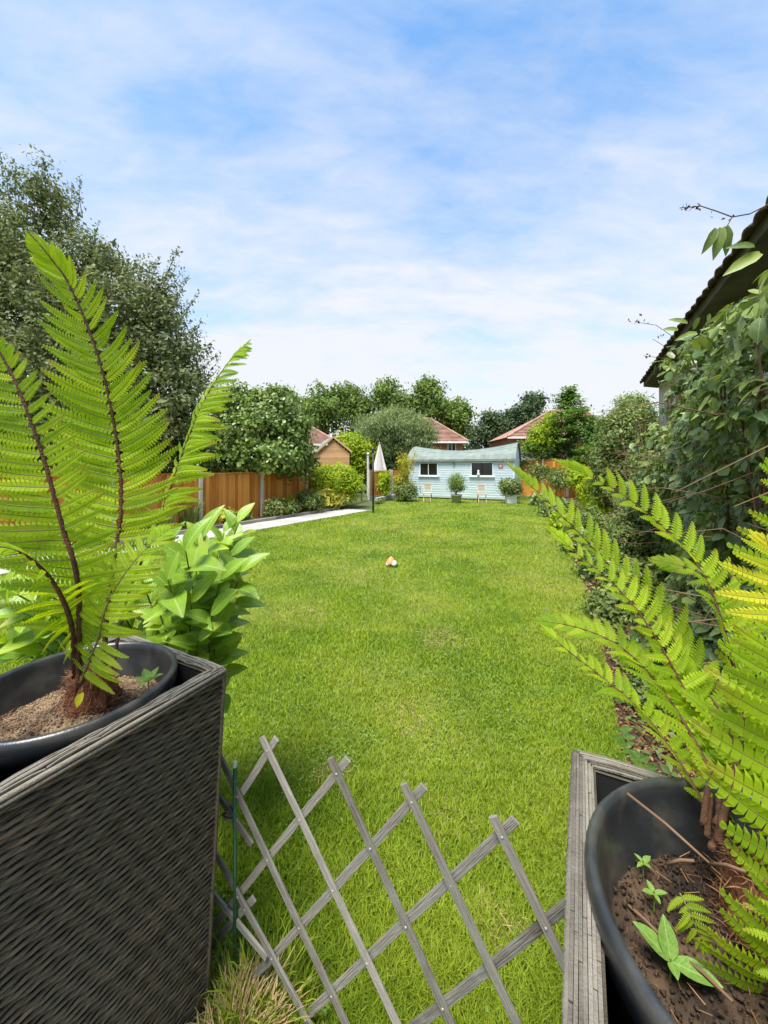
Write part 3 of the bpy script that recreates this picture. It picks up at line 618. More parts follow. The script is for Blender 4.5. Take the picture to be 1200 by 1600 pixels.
# left bed and boundary plants
def bush(name, label, cat, blobs, mat, leaf, ncl, nper, cr, tmpl=LEAF2, upb=.5, shell=.35, group=None, up=None):
    return tree(name, label, cat, blobs, mat, leaf, ncl, nper, cr, trunk=.035, tmpl=tmpl, upb=upb, shell=shell, group=group, nbranch=4, crown='foliage', up=up)
bush('lime_shrub', 'broad lime-green feathery shrub in the left bed in front of the fence', 'shrub', [PB(520, 750, 40, 24, 17), PB(500, 742, 24, 16, 17), PB(545, 758, 22, 28, 17), PB(530, 735, 22, 12, 17)], 'lime', .10, 330, 34, .13, upb=1)
bush('yellow_hosta', 'low yellow-leaved clump at the path edge below the lime shrub', 'plant', [PB(517, 780, 22, 14, 16), PB(500, 772, 16, 12, 16)], 'yellow', .19, 50, 8, .12, upb=.6)
bush('mottled_shrub', 'low mottled olive shrub at the foot of the second pale post', 'plant', [PB(432, 795, 18, 13, 13.6), PB(452, 793, 12, 10, 14)], 'shrub', .10, 90, 24, .10)
bush('tawny_shrub', 'tawny green low shrub between strap-leaved clump and yellow clump', 'plant', [PB(487, 785, 18, 14, 15), PB(476, 780, 12, 12, 15)], 'shrub', .10, 80, 24, .10)
bush('yellow_plant', 'small yellow-green plant in the left bed before the first fence panel', 'plant', [PB(350, 806, 14, 8, 11.6)], 'yellow', .10, 30, 10, .07)
bush('small_shrub', 'small dark shrub tight against the first fence panel', 'plant', [PB(378, 806, 14, 8, 12.4)], 'shrub', .08, 30, 18, .07)
bush('golden_climber', 'golden-green upright shrub against the short fence section', 'shrub', [PB(600, 758, 8, 17, 20.8), PB(602, 745, 6, 8, 20.8)], 'lime', .12, 60, 26, .12)
bush('dark_low_shrub', 'dark low shrub at the foot of the black post', 'plant', [PB(592, 786, 7, 6, 19)], 'shrub', .1, 25, 20, .1)
b_ = tuft('strap_clump', G(290, 826).x, G(290, 826).y+.2, 120, .25, .5, 1.1, M['shrub'], 'tall strap-leaved clump by the first pale fence post', 'plant', .016, lean=.5)
b_ = tuft('strap_clump', G(448, 805).x, G(448, 805).y+.3, 120, .22, .4, .95, M['lime'], 'bright strap-leaved clump beside the lime shrub', 'plant', .014, lean=.5)
b_ = tuft('strap_clump', G(240, 838).x, G(240, 838).y+.2, 120, .35, .4, .9, M['shrub'], 'strap-leaved clump left of the first pale post', 'plant', .016, lean=.6)
# bamboo and planting left of the shed
def bamboo(label, x, y0, y1, Y, n, sp):
    b = P(x, y1, Y); t = thing('bamboo', (b.x, b.y, 0), label, 'bamboo'); pos = []; mb = MB()
    for i in range(n):
        a = Vector((b.x+random.gauss(0, .12), b.y+random.gauss(0, .1), 0)); zt = P(x, y0, Y).z*random.uniform(.75, 1.0)
        e = Vector((b.x+random.gauss(0, sp), b.y+random.gauss(0, sp*.6), zt)); mb.tube([a, a.lerp(e, .5)+Vector((0, 0, .2)), e], [.012, .01, .004], 4)
        for k in range(120):
            u = random.uniform(.25, 1); q = a.lerp(e, u)+Vector((random.gauss(0, .11), random.gauss(0, .11), random.gauss(0, .08))); pos.append(q)
    mb.build('culms', M['stem'], t); pos = np.array(pos)
    scatter('foliage', *NARROW, pos, rng.normal(size=pos.shape)+np.array([0, 0, .8]), .17*(.6+.7*rng.random(len(pos))), M['yellow'], t)
bamboo('yellow-green bamboo overlapping the left corner of the blue shed', 632, 700, 780, 20.4, 16, .34)
bush('dark_shrub', 'dark rounded shrub at the left corner of the blue shed', 'shrub', [PB(634, 766, 17, 13, 20.2)], 'shrub', .11, 90, 28, .13)
bush('bronze_plant', 'bronze leaved plant left of the bamboo by the fence end', 'plant', [PB(622, 752, 6, 12, 20.6)], 'yellow', .1, 30, 18, .1)
def pickets():
    a = G(633, 781); t = thing('picket_edging', a, 'five short white pickets edging the bed left of the shed', 'edging'); d = Vector((1, -.15, 0)).normalized()
    for i in range(5): MB().beam(a+d*i*.17, a+d*i*.17+Vector((0, 0, .4)), .05, .03, side=d).build('picket', M['white'], t)
    MB().beam(a+Vector((0, .03, .2)), a+d*.68+Vector((0, .03, .2)), .04, .02).build('rail', M['white'], t)
pickets()
# pots by the shed
q = G(713, 786); o = MB().lathe([(.001, 0), (.20, 0), (.27, .38), (.29, .38), (.29, .42), (.25, .42), (.24, .36), (.001, .36)], q, 20).build('round_pot', M['terracotta'], smooth=True); tag(o, 'round grey pot between the two folding chairs', 'pot')
bush('potted_shrub', 'upright rounded shrub in the grey pot between the folding chairs', 'shrub', [((q.x, q.y, .95), (.42, .42, .50))], 'holly', .10, 120, 34, .12, tmpl=NARROW, up=(0, 0, 1))
q = G(798, 786.5); mb = MB(); mb.box((q.x, q.y, .21), (.46, .46, .42)); o = mb.build('square_pot', M['white'], bevel=.02); tag(o, 'white square planter at the right corner of the blue shed', 'pot')
o2 = MB().box((q.x, q.y, .43), (.52, .52, .05)).build('rim', M['white'], o, bevel=.01)
bush('potted_shrub', 'wide rounded shrub with bronze centre in the white square planter', 'shrub', [((q.x, q.y, .82), (.46, .46, .38))], 'shrub', .10, 120, 34, .12, tmpl=LEAF2)

# ------------------------------------------------------------------ parasol, posts, neighbour buildings
def parasol():
    b = P(593, 735, 24.0); t = thing('parasol', (b.x, b.y, 0), 'closed pale striped parasol standing behind the short fence section', 'parasol'); zt = P(593, 693, 24.0).z
    MB().tube([(b.x, b.y, 0), (b.x, b.y, zt+.06)], .025, 8).build('pole', M['chairwood'], t)
    n = 16; mb = MB(); prof = [(.03, zt), (.16, zt-.45), (.34, zt-1.15), (.55, zt-1.85), (.50, zt-1.95)]
    for i, (r, z) in enumerate(prof):
        for k in range(n):
            a = 2*PI*k/n; rr = r*(1 if k % 2 else .72); mb.v.append((b.x+rr*math.cos(a), b.y+rr*math.sin(a), z-(0 if k % 2 else .03)))
    for i in range(len(prof)-1):
        for k in range(n): mb.f.append((i*n+k, (i+1)*n+k, (i+1)*n+(k+1) % n, i*n+(k+1) % n)); mb.m.append(1 if (k % 4) == 0 else 0)
    mb.build('canopy', [M['canvas'], M['canvasstripe']], t)
    MB().lathe([(.04, 0), (.05, .05), (.001, .1)], (b.x, b.y, zt), 8).build('finial', M['chairwood'], t)
parasol()
def posts():
    b = G(583, 801); t = thing('black_post', b, 'tall thin black post at the corner where path meets lawn', 'post')
    MB().tube([b, b+Vector((0, 0, 2.45))], .035, 10).build('pole', M['black'], t, smooth=True)
    MB().lathe([(.05, 0), (.06, .02), (.06, .10), (.03, .14), (.001, .17)], b+Vector((0, 0, 2.42)), 10).build('cap', M['black'], t)
    MB().lathe([(.07, 0), (.07, .04), (.04, .06)], b, 10).build('foot', M['black'], t)
    b = G(565, 783); b = Vector((b.x, b.y, 0)); t = thing('bird_feeder', b, 'small dark bird feeder on a thin pole beside the lime shrub', 'bird feeder')
    MB().tube([b, b+Vector((0, 0, 1.05))], .03, 8).build('pole', M['black'], t)
    MB().lathe([(.13, 1.05), (.14, 1.08), (.07, 1.10), (.07, 1.28), (.15, 1.30), (.001, 1.42)], b, 10).build('feeder', M['black'], t)
    b = P(575, 724, 24); b.z = 0; t = thing('pale_post', b, 'pale narrow post rising behind the fence left of the parasol', 'post')
    MB().tube([b, b+Vector((0, 0, 2.6))], .07, 8).build('pole', M['canvas'], t); MB().lathe([(.1, 2.6), (.1, 2.66), (.001, 2.72)], b, 8).build('cap', M['canvas'], t)
    b = P(538, 690, 34); b.z = 0; zt = P(538, 668, 34).z; t = thing('tv_aerial', b, 'pale television aerial on a mast above the leafy shrub', 'aerial')
    MB().tube([b, (b.x, b.y, zt)], .05, 6).build('mast', M['post'], t)
    MB().beam((b.x-.45, b.y, zt), (b.x+.5, b.y, zt+.08), .05, .05).build('boom', M['post'], t)
    for k in range(5): MB().beam((b.x-.4+k*.2, b.y-.25, zt+.02), (b.x-.4+k*.2, b.y+.25, zt+.02), .025, .025).build('element', M['post'], t)
posts()
def tan_shed():
    Y = 23.0; A = P(497, 728, Y); A.z = 0; t = thing('tan_shed', A, 'tan boarded gabled shed beyond the left fence', 'shed')
    B = P(546, 728, Y-.3); B.z = 0; D = (B-A).normalized(); N_ = Vector((-D.y, D.x, 0)); w = (B-A).length; he = 2.75; hr = P(520, 684, Y).z; dep = 3
    N_ = (N_+D*-.5).normalized()
    nb = 24
    for i in range(nb):
        za = i*hr/nb; zb = za+hr/nb; a, b = 0, w
        if zb > he: k = (zb-he)/(hr-he); a, b = w*.48*k, w-w*.52*k
        if b-a < .06: continue
        MB().beam(A+D*a+Vector((0, 0, (za+zb)/2)), A+D*b+Vector((0, 0, (za+zb)/2)), (zb-za)*.96, .03).build('board', M['shedorange'], t)
    for side in (0, 1):
        p = A if side == 0 else B
        MB().add([p, p+N_*dep, p+N_*dep+Vector((0, 0, he)), p+Vector((0, 0, he))], [(0, 1, 2, 3)]).build('side_wall', M['shedorange'], t)
    R0 = A+D*w*.48+Vector((0, 0, hr+.03))-N_*.1
    for (p, s) in ((A-D*.12, -1), (B+D*.12, 1)):
        e = p+Vector((0, 0, he-.05))-N_*.1
        up = Vector((0, 0, .03)); q = [R0, e, e+N_*(dep+.2), R0+N_*(dep+.2)]
        MB().add(q+[k+up for k in q], [(0, 1, 2, 3), (4, 7, 6, 5), (0, 4, 5, 1), (1, 5, 6, 2), (2, 6, 7, 3), (3, 7, 4, 0)]).build('roof', M['felt'], t)
        MB().beam(R0-N_*.03, e-N_*.03, .10, .02, side=(0, 0, 1)).build('barge_board', M['shedorange'], t)
tan_shed()
def house(label, xl, xr, ye, yr, Y, rl, rr, depth=8, wins=(), wallm='brick', chim=None):
    'brick house with hipped tiled roof; eaves at photo row ye, ridge at row yr between rl and rr'
    A = P(xl, 730, Y); A.z = 0; B = P(xr, 730, Y); B.z = 0; ze = P(0, ye, Y).z; zr = P(0, yr, Y+depth/2).z; t = thing('house', A, label, 'house', 'brick houses beyond the garden')
    w = MB(); w.box(((A.x+B.x)/2, Y+depth/2+.4, ze/2), (B.x-A.x-.8, depth-.8, ze)); w.build('wall', M[wallm], t)
    r0 = P(rl, yr, Y+depth/2); r1 = P(rr, yr, Y+depth/2); nrow = 18
    front = [A+Vector((0, 0, ze)), B+Vector((0, 0, ze))]; back = [front[0]+Vector((0, depth, 0)), front[1]+Vector((0, depth, 0))]
    rf = MB(); rf.add([front[0], front[1], back[1], back[0], r0, r1], [(0, 1, 5, 4), (1, 2, 5), (2, 3, 4, 5), (3, 0, 4), (0, 3, 2, 1)]).build('roof', M['rooftile'], t)
    ro = [o for o in bpy.data.objects if o.parent == t and o.name.startswith('roof')][0]
    for i in range(1, nrow):
        k = i/nrow; a = front[0].lerp(r0, k)+Vector((0, -.03, .05)); b = front[1].lerp(r1, k)+Vector((0, -.03, .05)); 
        if (b-a).length > .3: MB().beam(a, b, .03, .10, side=(0, -.5, 1)).build('tile_row', M['rooftile'], ro)
        a = front[1].lerp(r1, k)+Vector((.03, 0, .05)); b = back[1].lerp(r1, k)+Vector((.03, 0, .05))
    for a, b in ((front[0], r0), (front[1], r1), (r0, r1)):
        MB().tube([a+Vector((0, -.05, .06)), b+Vector((0, -.05, .06))], .12, 6).build('ridge_tile', M['rooftile'], ro)
    MB().beam(front[0]+Vector((0, -.06, -.08)), front[1]+Vector((0, -.06, -.08)), .16, .10).build('gutter', M['white'], t)
    for (xa, xb, ya, yb) in wins:
        a = P(xa, ya, Y+.72); b = P(xb, yb, Y+.72); f = MB()
        f.beam((a.x, Y+.75, a.z), (b.x, Y+.75, a.z), .1, .1).beam((a.x, Y+.75, b.z), (b.x, Y+.75, b.z), .1, .1)
        f.beam((a.x, Y+.748, a.z), (a.x, Y+.748, b.z), .1, .1, side=(1, 0, 0)).beam((b.x, Y+.748, a.z), (b.x, Y+.748, b.z), .1, .1, side=(1, 0, 0)).beam(((a.x+b.x)/2, Y+.748, a.z), ((a.x+b.x)/2, Y+.748, b.z), .08, .08, side=(1, 0, 0))
        fo = f.build('window', M['white'], t); MB().box(((a.x+b.x)/2, Y+.785, (a.z+b.z)/2), (b.x-a.x, .03, a.z-b.z)).build('pane', M['glass'], fo)
    if chim:
        c = P(*chim, Y+depth/2); MB().box((c.x, c.y, c.z), (.9, .9, 2.2)).build('chimney', M['brick'], t)
house('red-roofed brick house behind the middle of the blue shed roof', 600, 732, 690, 655, 40, 640, 672, wins=[(700, 712, 692, 712)])
house('red-roofed brick house behind the conifer right of the blue shed', 793, 975, 683, 643, 42, 858, 915, wins=[(838, 856, 686, 704)])
house('orange-red roofed house behind the round glossy tree at left', 420, 532, 694, 664, 38, 460, 480, wins=[])
fence('grey weathered vertical-board fence standing higher behind the right end of the blue shed', P(812, 730, 27)-Vector((0, 0, 1.8)), (1, -.02, 0), 2, 1.15, 3.2, pmat='greyfence', bmat='greyfence', bw=.14)

# ------------------------------------------------------------------ neighbouring house at right, its eave over the creeper
def eave_house():
    po, pwl, se, ze = 1.25, 1.60, 10.3, 3.66; s0 = -2
    t = thing('rendered_house', GA(0, pwl), 'cream rendered house with dark tiled eave close by at right', 'house')
    c = [GA(s0, pwl), GA(10.75, pwl), GA(10.75, pwl+7), GA(s0, pwl+7)]
    mb = MB(); mb.add(c+[v+Vector((0, 0, ze-.02)) for v in c], [(0, 4, 5, 1), (1, 5, 6, 2), (2, 6, 7, 3), (3, 7, 4, 0)]).build('wall', M['render'], t)
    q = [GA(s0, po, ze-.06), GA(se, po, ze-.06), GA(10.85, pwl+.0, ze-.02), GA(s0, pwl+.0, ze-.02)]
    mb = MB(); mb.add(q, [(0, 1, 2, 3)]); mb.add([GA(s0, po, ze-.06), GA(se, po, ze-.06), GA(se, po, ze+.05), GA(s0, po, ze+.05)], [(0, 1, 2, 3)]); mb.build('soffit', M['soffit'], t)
    sl_ = math.tan(math.radians(38)); pr = pwl+3.5
    q = [GA(s0, po+.01, ze+.045), GA(se, po+.01, ze+.045), GA(10.9, pwl, ze+.045+sl_*.36), GA(10.9, pr, ze+sl_*(pr-po)), GA(s0, pr, ze+sl_*(pr-po))]
    rf = MB().add(q, [tuple(range(5))]); 
    q2 = [GA(s0, pr, ze+sl_*(pr-po)), GA(10.9, pr, ze+sl_*(pr-po)), GA(10.9, pwl+7.4, ze), GA(s0, pwl+7.4, ze)]
    rf.add(q2, [(0, 1, 2, 3)]); ro = rf.build('roof', M['oldtile'], t)
    # gable end panel
    MB().add([GA(10.75, pwl, ze-.02), GA(10.75, pwl+7, ze-.02), GA(10.75, pr, ze-.1+sl_*(pr-po))], [(0, 1, 2)]).build('gable', M['render'], t)
    # pantiles: first courses at the eave, individual
    tw = .235; tm = MB(); seg = 7
    for e in (0, 1):
        for k in range(seg):
            u = k/(seg-1); tm.v.append((u*tw*1.06, e*.36, .035*math.sin(PI*u)+(0 if e else .0)))
    for e in (0, 1):
        for k in range(seg):
            u = k/(seg-1); tm.v.append((u*tw*1.06, e*.36, .035*math.sin(PI*u)-.018))
    for k in range(seg-1):
        tm.f += [(k, k+1, seg+k+1, seg+k), (2*seg+k, 3*seg+k, 3*seg+k+1, 2*seg+k+1), (k, 2*seg+k, 2*seg+k+1, k+1)]
    tm.m = [0]*len(tm.f); tme = tm.mesh('tile', [M['oldtile']], True)
    upv = (PX+Vector((0, 0, sl_))).normalized(); nv = AX.cross(upv)
    if nv.z < 0: nv = -nv
    for c_ in range(6):
        for i in range(int((se-0.6)/tw)+1):
            s = se-(i+1)*tw; 
            if s < .4: continue
            pos = GA(s, po, ze+.055)+upv*(-.07+c_*.31)+nv*(.012+random.uniform(-.004, .010))
            R = Matrix((AX, upv, nv)).transposed() @ Matrix.Rotation(random.gauss(0, .03), 3, 'X') @ Matrix.Rotation(random.gauss(0, .015), 3, 'Z')
            Mx = R.to_4x4(); Mx.translation = pos; link('tile', tme, ro, Mx)
    # window with red-brown reveal far along the wall
    for s in (9.3,):
        f = MB(); a = GA(s, pwl-.02, 2.75); 
        for z in (2.2, 3.3): f.beam(GA(s-.5, pwl-.03, z), GA(s+.5, pwl-.03, z), .07, .05)
        for ss in (s-.5, s, s+.5): f.beam(GA(ss, pwl-.032, 2.2), GA(ss, pwl-.032, 3.3), .07, .05, side=AX)
        fo = f.build('window', M['white'], t); R = Matrix((AX, PX, Vector((0, 0, 1)))).transposed()
        MB().box(GA(s, pwl-.01, 2.75), (1, .012, 1.1), R).build('pane', M['glass'], fo)
        MB().box(GA(s-.72, pwl-.02, 2.75), (.34, .03, 1.2), R).build('brick_reveal', M['brick'], t)
    R = Matrix((AX, PX, Vector((0, 0, 1)))).transposed()
    MB().box(GA(3.05, pwl-.02, 2.0), (.5, .03, 1.3), R).build('brick_pier', M['brick'], t)
eave_house()

# creeper and shrubs along the right side
def creeper():
    t = thing('creeper', GA(4, 1.1), 'dense glossy creeper climbing over the boundary beside the cream house', 'climber')
    def top(s): return 2.70+.10*np.sin(s*1.9)+.07*np.sin(s*4.3+1)-.27*np.maximum(0, s-4)
    def face(s, z): return .80+.10*np.sin(s*2.3+z*1.7)+.10*np.sin(z*3.1+s)+.12*np.maximum(0, s-7)*0
    n = 15000; s = 1.6+8.6*rng.random(n)**1.15; z = top(s)*(rng.random(n)**.85); dpt = rng.exponential(.16, n)
    p = face(s, z)+dpt+.40*np.clip((z-top(s)+.5)/.5, 0, 1)**1.5
    a = np.array(AX)[None]*s[:, None]+np.array(PX)[None]*p[:, None]; a[:, 2] = z+rng.normal(size=n)*.04
    top_leaf = rng.random(n) < .12; a[top_leaf, 2] = top(s[top_leaf])+rng.random(top_leaf.sum())*.16-.06
    nr = -np.array(PX)[None]*.8+np.array([0, -.2, .55])+rng.normal(size=(n, 3))*.5
    dist = a[:, 1]+.2*s; vis = (a[:, 1] > .5) & (a[:, 0]/np.maximum(a[:, 1], .01) < 1.06)
    score = np.where(vis & (dpt < .13), a[:, 1], 99); order = np.argsort(score)[:290]; order = order[a[order, 1] < 90]
    big = np.zeros(n, bool); big[order] = True; vis_o = a[:, 1] > .3
    up = np.zeros((n, 3)); up[:, 2] = -1; up += rng.normal(size=(n, 3))*.5
    m = ~big; half = m & (rng.random(n) < .5)
    o = scatter('foliage', *PALM, a[half], nr[half], .085*(.6+.7*rng.random(half.sum())), M['creeper'], t, up=up[half]); o['kind'] = 'stuff'
    m2 = m & ~half; o = scatter('foliage', *ROUND, a[m2], nr[m2], .10*(.5+.8*rng.random(m2.sum())), M['creeper'], t, up=up[m2]); o['kind'] = 'stuff'
    # large individual leaves with curled blades
    def big_leaf(five, sd):
        random.seed(sd); mb = MB()
        for (ang, l) in (((-105, .6), (-52, .85), (0, 1), (52, .85), (105, .6)) if five else ((0, 1.15),)):
            ar = math.radians(ang); nseg = 6; pts = []
            for i in range(nseg+1):
                u = i/nseg; w = (.21 if five else .30)*math.sin(PI*min(1, u*.94+.06)**.8)**.8*l; x = .04+u*l; zz = -.22*u*u*l
                for sgn, hh in ((-1, .05), (0, 0), (1, .05)):
                    X, Y_ = x, sgn*w*(1-.1*(i % 2)); pts.append((X*math.cos(ar)-Y_*math.sin(ar), X*math.sin(ar)+Y_*math.cos(ar), zz+hh*w*4*abs(sgn)))
            fs = []
            for i in range(nseg):
                for k in range(2): a_ = i*3+k; fs.append((a_, a_+3, a_+4, a_+1))
            mb.add(pts, fs)
        return mb.mesh('leaf', M['creeperbig'], True)
    var = [big_leaf(True, 1), big_leaf(True, 2), big_leaf(False, 3), big_leaf(False, 4)]
    for i in np.where(big)[0]:
        nn = Vector(nr[i]).normalized(); u = Vector(up[i]); x = (u-nn*u.dot(nn)).normalized(); y = nn.cross(x)
        Mx = Matrix((x, y, nn)).transposed().to_4x4() @ Matrix.Scale(random.uniform(.07, .125), 4); Mx.translation = Vector(a[i])
        link('leaf', random.choice(var), t, Mx)
    mb = MB()
    for k in range(170):
        s_ = random.uniform(1.8, 9); z_ = random.uniform(.1, 2.2); p_ = .82+random.uniform(-.12, .15); q = GA(s_, p_, z_)
        d = Vector((random.gauss(-.2, .4), random.gauss(.2, .5), random.gauss(0, .25))).normalized(); l = random.uniform(.25, .8)
        mb.tube([q, q+d*l*.5+Vector((0, 0, random.uniform(-.05, .05))), q+d*l+Vector((0, 0, -.06))], [.004, .003, .0015], 4)
    for k in range(26):
        s_ = random.uniform(2, 9.5); q = GA(s_, .95, 0); mb.tube([q, q+Vector((.05, .1, 1.2)), q+Vector((random.uniform(-.2, .2), random.uniform(-.2, .3), 2.5))], [.018, .012, .005], 5)
    mb.build('stems', M['twig'], t)
    # shoots against the sky
    V = []; mb = MB()
    def shoot(pl, Y, r=.0035):
        pp = [P(x, y, Y) for x, y in pl]; mb.tube(pp, [r*(1-.5*i/len(pp)) for i in range(len(pp))], 5)
    shoot([(1215, 312), (1172, 334), (1144, 339), (1120, 330), (1095, 322), (1062, 325)], 1.9); shoot([(1144, 339), (1138, 350), (1130, 362)], 1.9, .003)
    shoot([(1150, 640), (1100, 560), (1060, 532), (1025, 508), (992, 503)], 3.4); shoot([(1120, 600), (1070, 575), (1040, 560), (1005, 556)], 3.2, .003); shoot([(1160, 600), (1100, 585), (1070, 560), (1020, 530)], 3.2, .003)
    mb.build('shoots', M['twig'], t)
    def bud(x, y, Y, n, sz):
        for k in range(n): V.append((P(x+random.gauss(0, 4), y+random.gauss(0, 3), Y), sz))
    bud(1073, 325, 1.9, 10, .022); bud(1092, 322, 1.9, 7, .02); bud(1140, 342, 1.9, 4, .02); bud(1112, 339, 1.9, 2, .016)
    bud(988, 503, 3.4, 6, .03); bud(1000, 500, 3.4, 5, .035); bud(1030, 523, 3.2, 4, .03); bud(1010, 556, 3.2, 3, .03)
    pos = np.array([v[0] for v in V]); scatter('buds', *LEAF2, pos, rng.normal(size=pos.shape), np.array([v[1] for v in V]), M['twig'], t)['kind'] = 'stuff'
    for (x, y, Y, sz, dn) in ((1134, 352, 1.9, .12, (.1, 0, -1)), (1120, 356, 1.9, .11, (-.5, 0, -1)), (1128, 354, 1.9, .13, (-.2, 0, -1)), (1190, 395, 1.8, .15, (-1, 0, -.5)), (1180, 385, 1.8, .10, (-1, 0, .1)), (1075, 505, 3, .12, (-.9, 0, .3)), (1090, 520, 3, .14, (-.8, 0, -.2)), (1110, 540, 3, .13, (-.4, 0, -.9)), (1060, 515, 3, .10, (-1, 0, .1))):
        x_ = Vector(dn).normalized(); nn = Vector((random.uniform(-.4, .4), -1, .3)); nn = (nn-x_*nn.dot(x_)).normalized(); y_ = nn.cross(x_)
        Mx = Matrix((x_, y_, nn)).transposed().to_4x4() @ Matrix.Diagonal((sz, sz*.6, sz, 1)); Mx.translation = P(x, y, Y); link('leaf', var[2], t, Mx)
creeper(); random.seed(11)
bush('mixed_shrub', 'loose olive and tan shrub where the right bed meets the creeper', 'shrub', [PB(985, 690, 44, 60, 9.6), PB(960, 735, 36, 60, 9.8), PB(1010, 740, 40, 60, 9.2)], 'shrub', .085, 520, 46, .13, shell=.35)
bush('pale_shrub', 'taller pale green shrub behind the loose olive shrub, against the sky', 'shrub', [PB(985, 640, 22, 26, 12), PB(1000, 660, 26, 26, 12), PB(965, 665, 18, 22, 12)], 'willow', .10, 180, 34, .13)
bush('low_shrub', 'low small-leaved grey-green shrub on the bed edge behind the right fern', 'shrub', [PB(975, 850, 34, 44, 5.6), PB(1000, 820, 34, 40, 5.8), PB(955, 885, 18, 24, 5.4)], 'shrub', .045, 300, 46, .07)
bush('golden_shrub', 'yellow-green shrub in the right bed in front of the far fence', 'shrub', [PB(925, 770, 20, 24, 10.5), PB(905, 745, 12, 14, 11), PB(935, 795, 16, 18, 10)], 'lime', .085, 130, 30, .10)
bush('copper_shrub', 'reddish foliage in front of the fence right of the blue shed', 'shrub', [PB(875, 748, 22, 16, 20), PB(838, 738, 14, 16, 22)], 'shrub', .12, 80, 18, .2)
for i, (x, y, Y, rx, ry, m_, lab) in enumerate((
    (955, 955, 4.6, 26, 34, 'shrub', 'low leafy plant at the lawn edge behind the middle fern frond'), (985, 905, 4.9, 36, 38, 'creeper', 'dark leafy plant in the right bed below the creeper'),
    (930, 890, 6.3, 20, 26, 'shrub', 'small olive plant at the lawn edge, left of the grey-green low shrub'), (908, 850, 8.0, 17, 20, 'creeper', 'small dark plant at the lawn edge right of the lawn middle'),
    (885, 822, 10.5, 15, 17, 'lime', 'small bright plant at the lawn edge near the far fence'), (868, 800, 14, 13, 14, 'shrub', 'small olive plant near the end of the right bed'), (852, 786, 18, 10, 12, 'creeper', 'last small dark plant of the right bed beside the shed'),
    (1040, 1010, 3.2, 50, 50, 'creeper', 'leafy dark plant behind the inner fronds of the right fern'), (1130, 1100, 2.4, 70, 60, 'creeper', 'leafy dark plant close behind the right planter'), (1010, 1090, 2.9, 26, 22, 'shrub', 'low olive plant beside the right planter'))):
    bush('border_plant', lab, 'plant', [PB(x, y, rx, ry, Y), PB(x+rx*.5, y+ry*.5, rx*.8, ry*.6, Y)], m_, .008*Y+.03, 70, 34, .012*Y+.02)
bush('border_shrub', 'dark green border shrub behind the upper right fern frond', 'shrub', [PB(925, 815, 26, 24, 9), PB(890, 800, 16, 16, 12)], 'shrub', .07, 150, 34, .09)

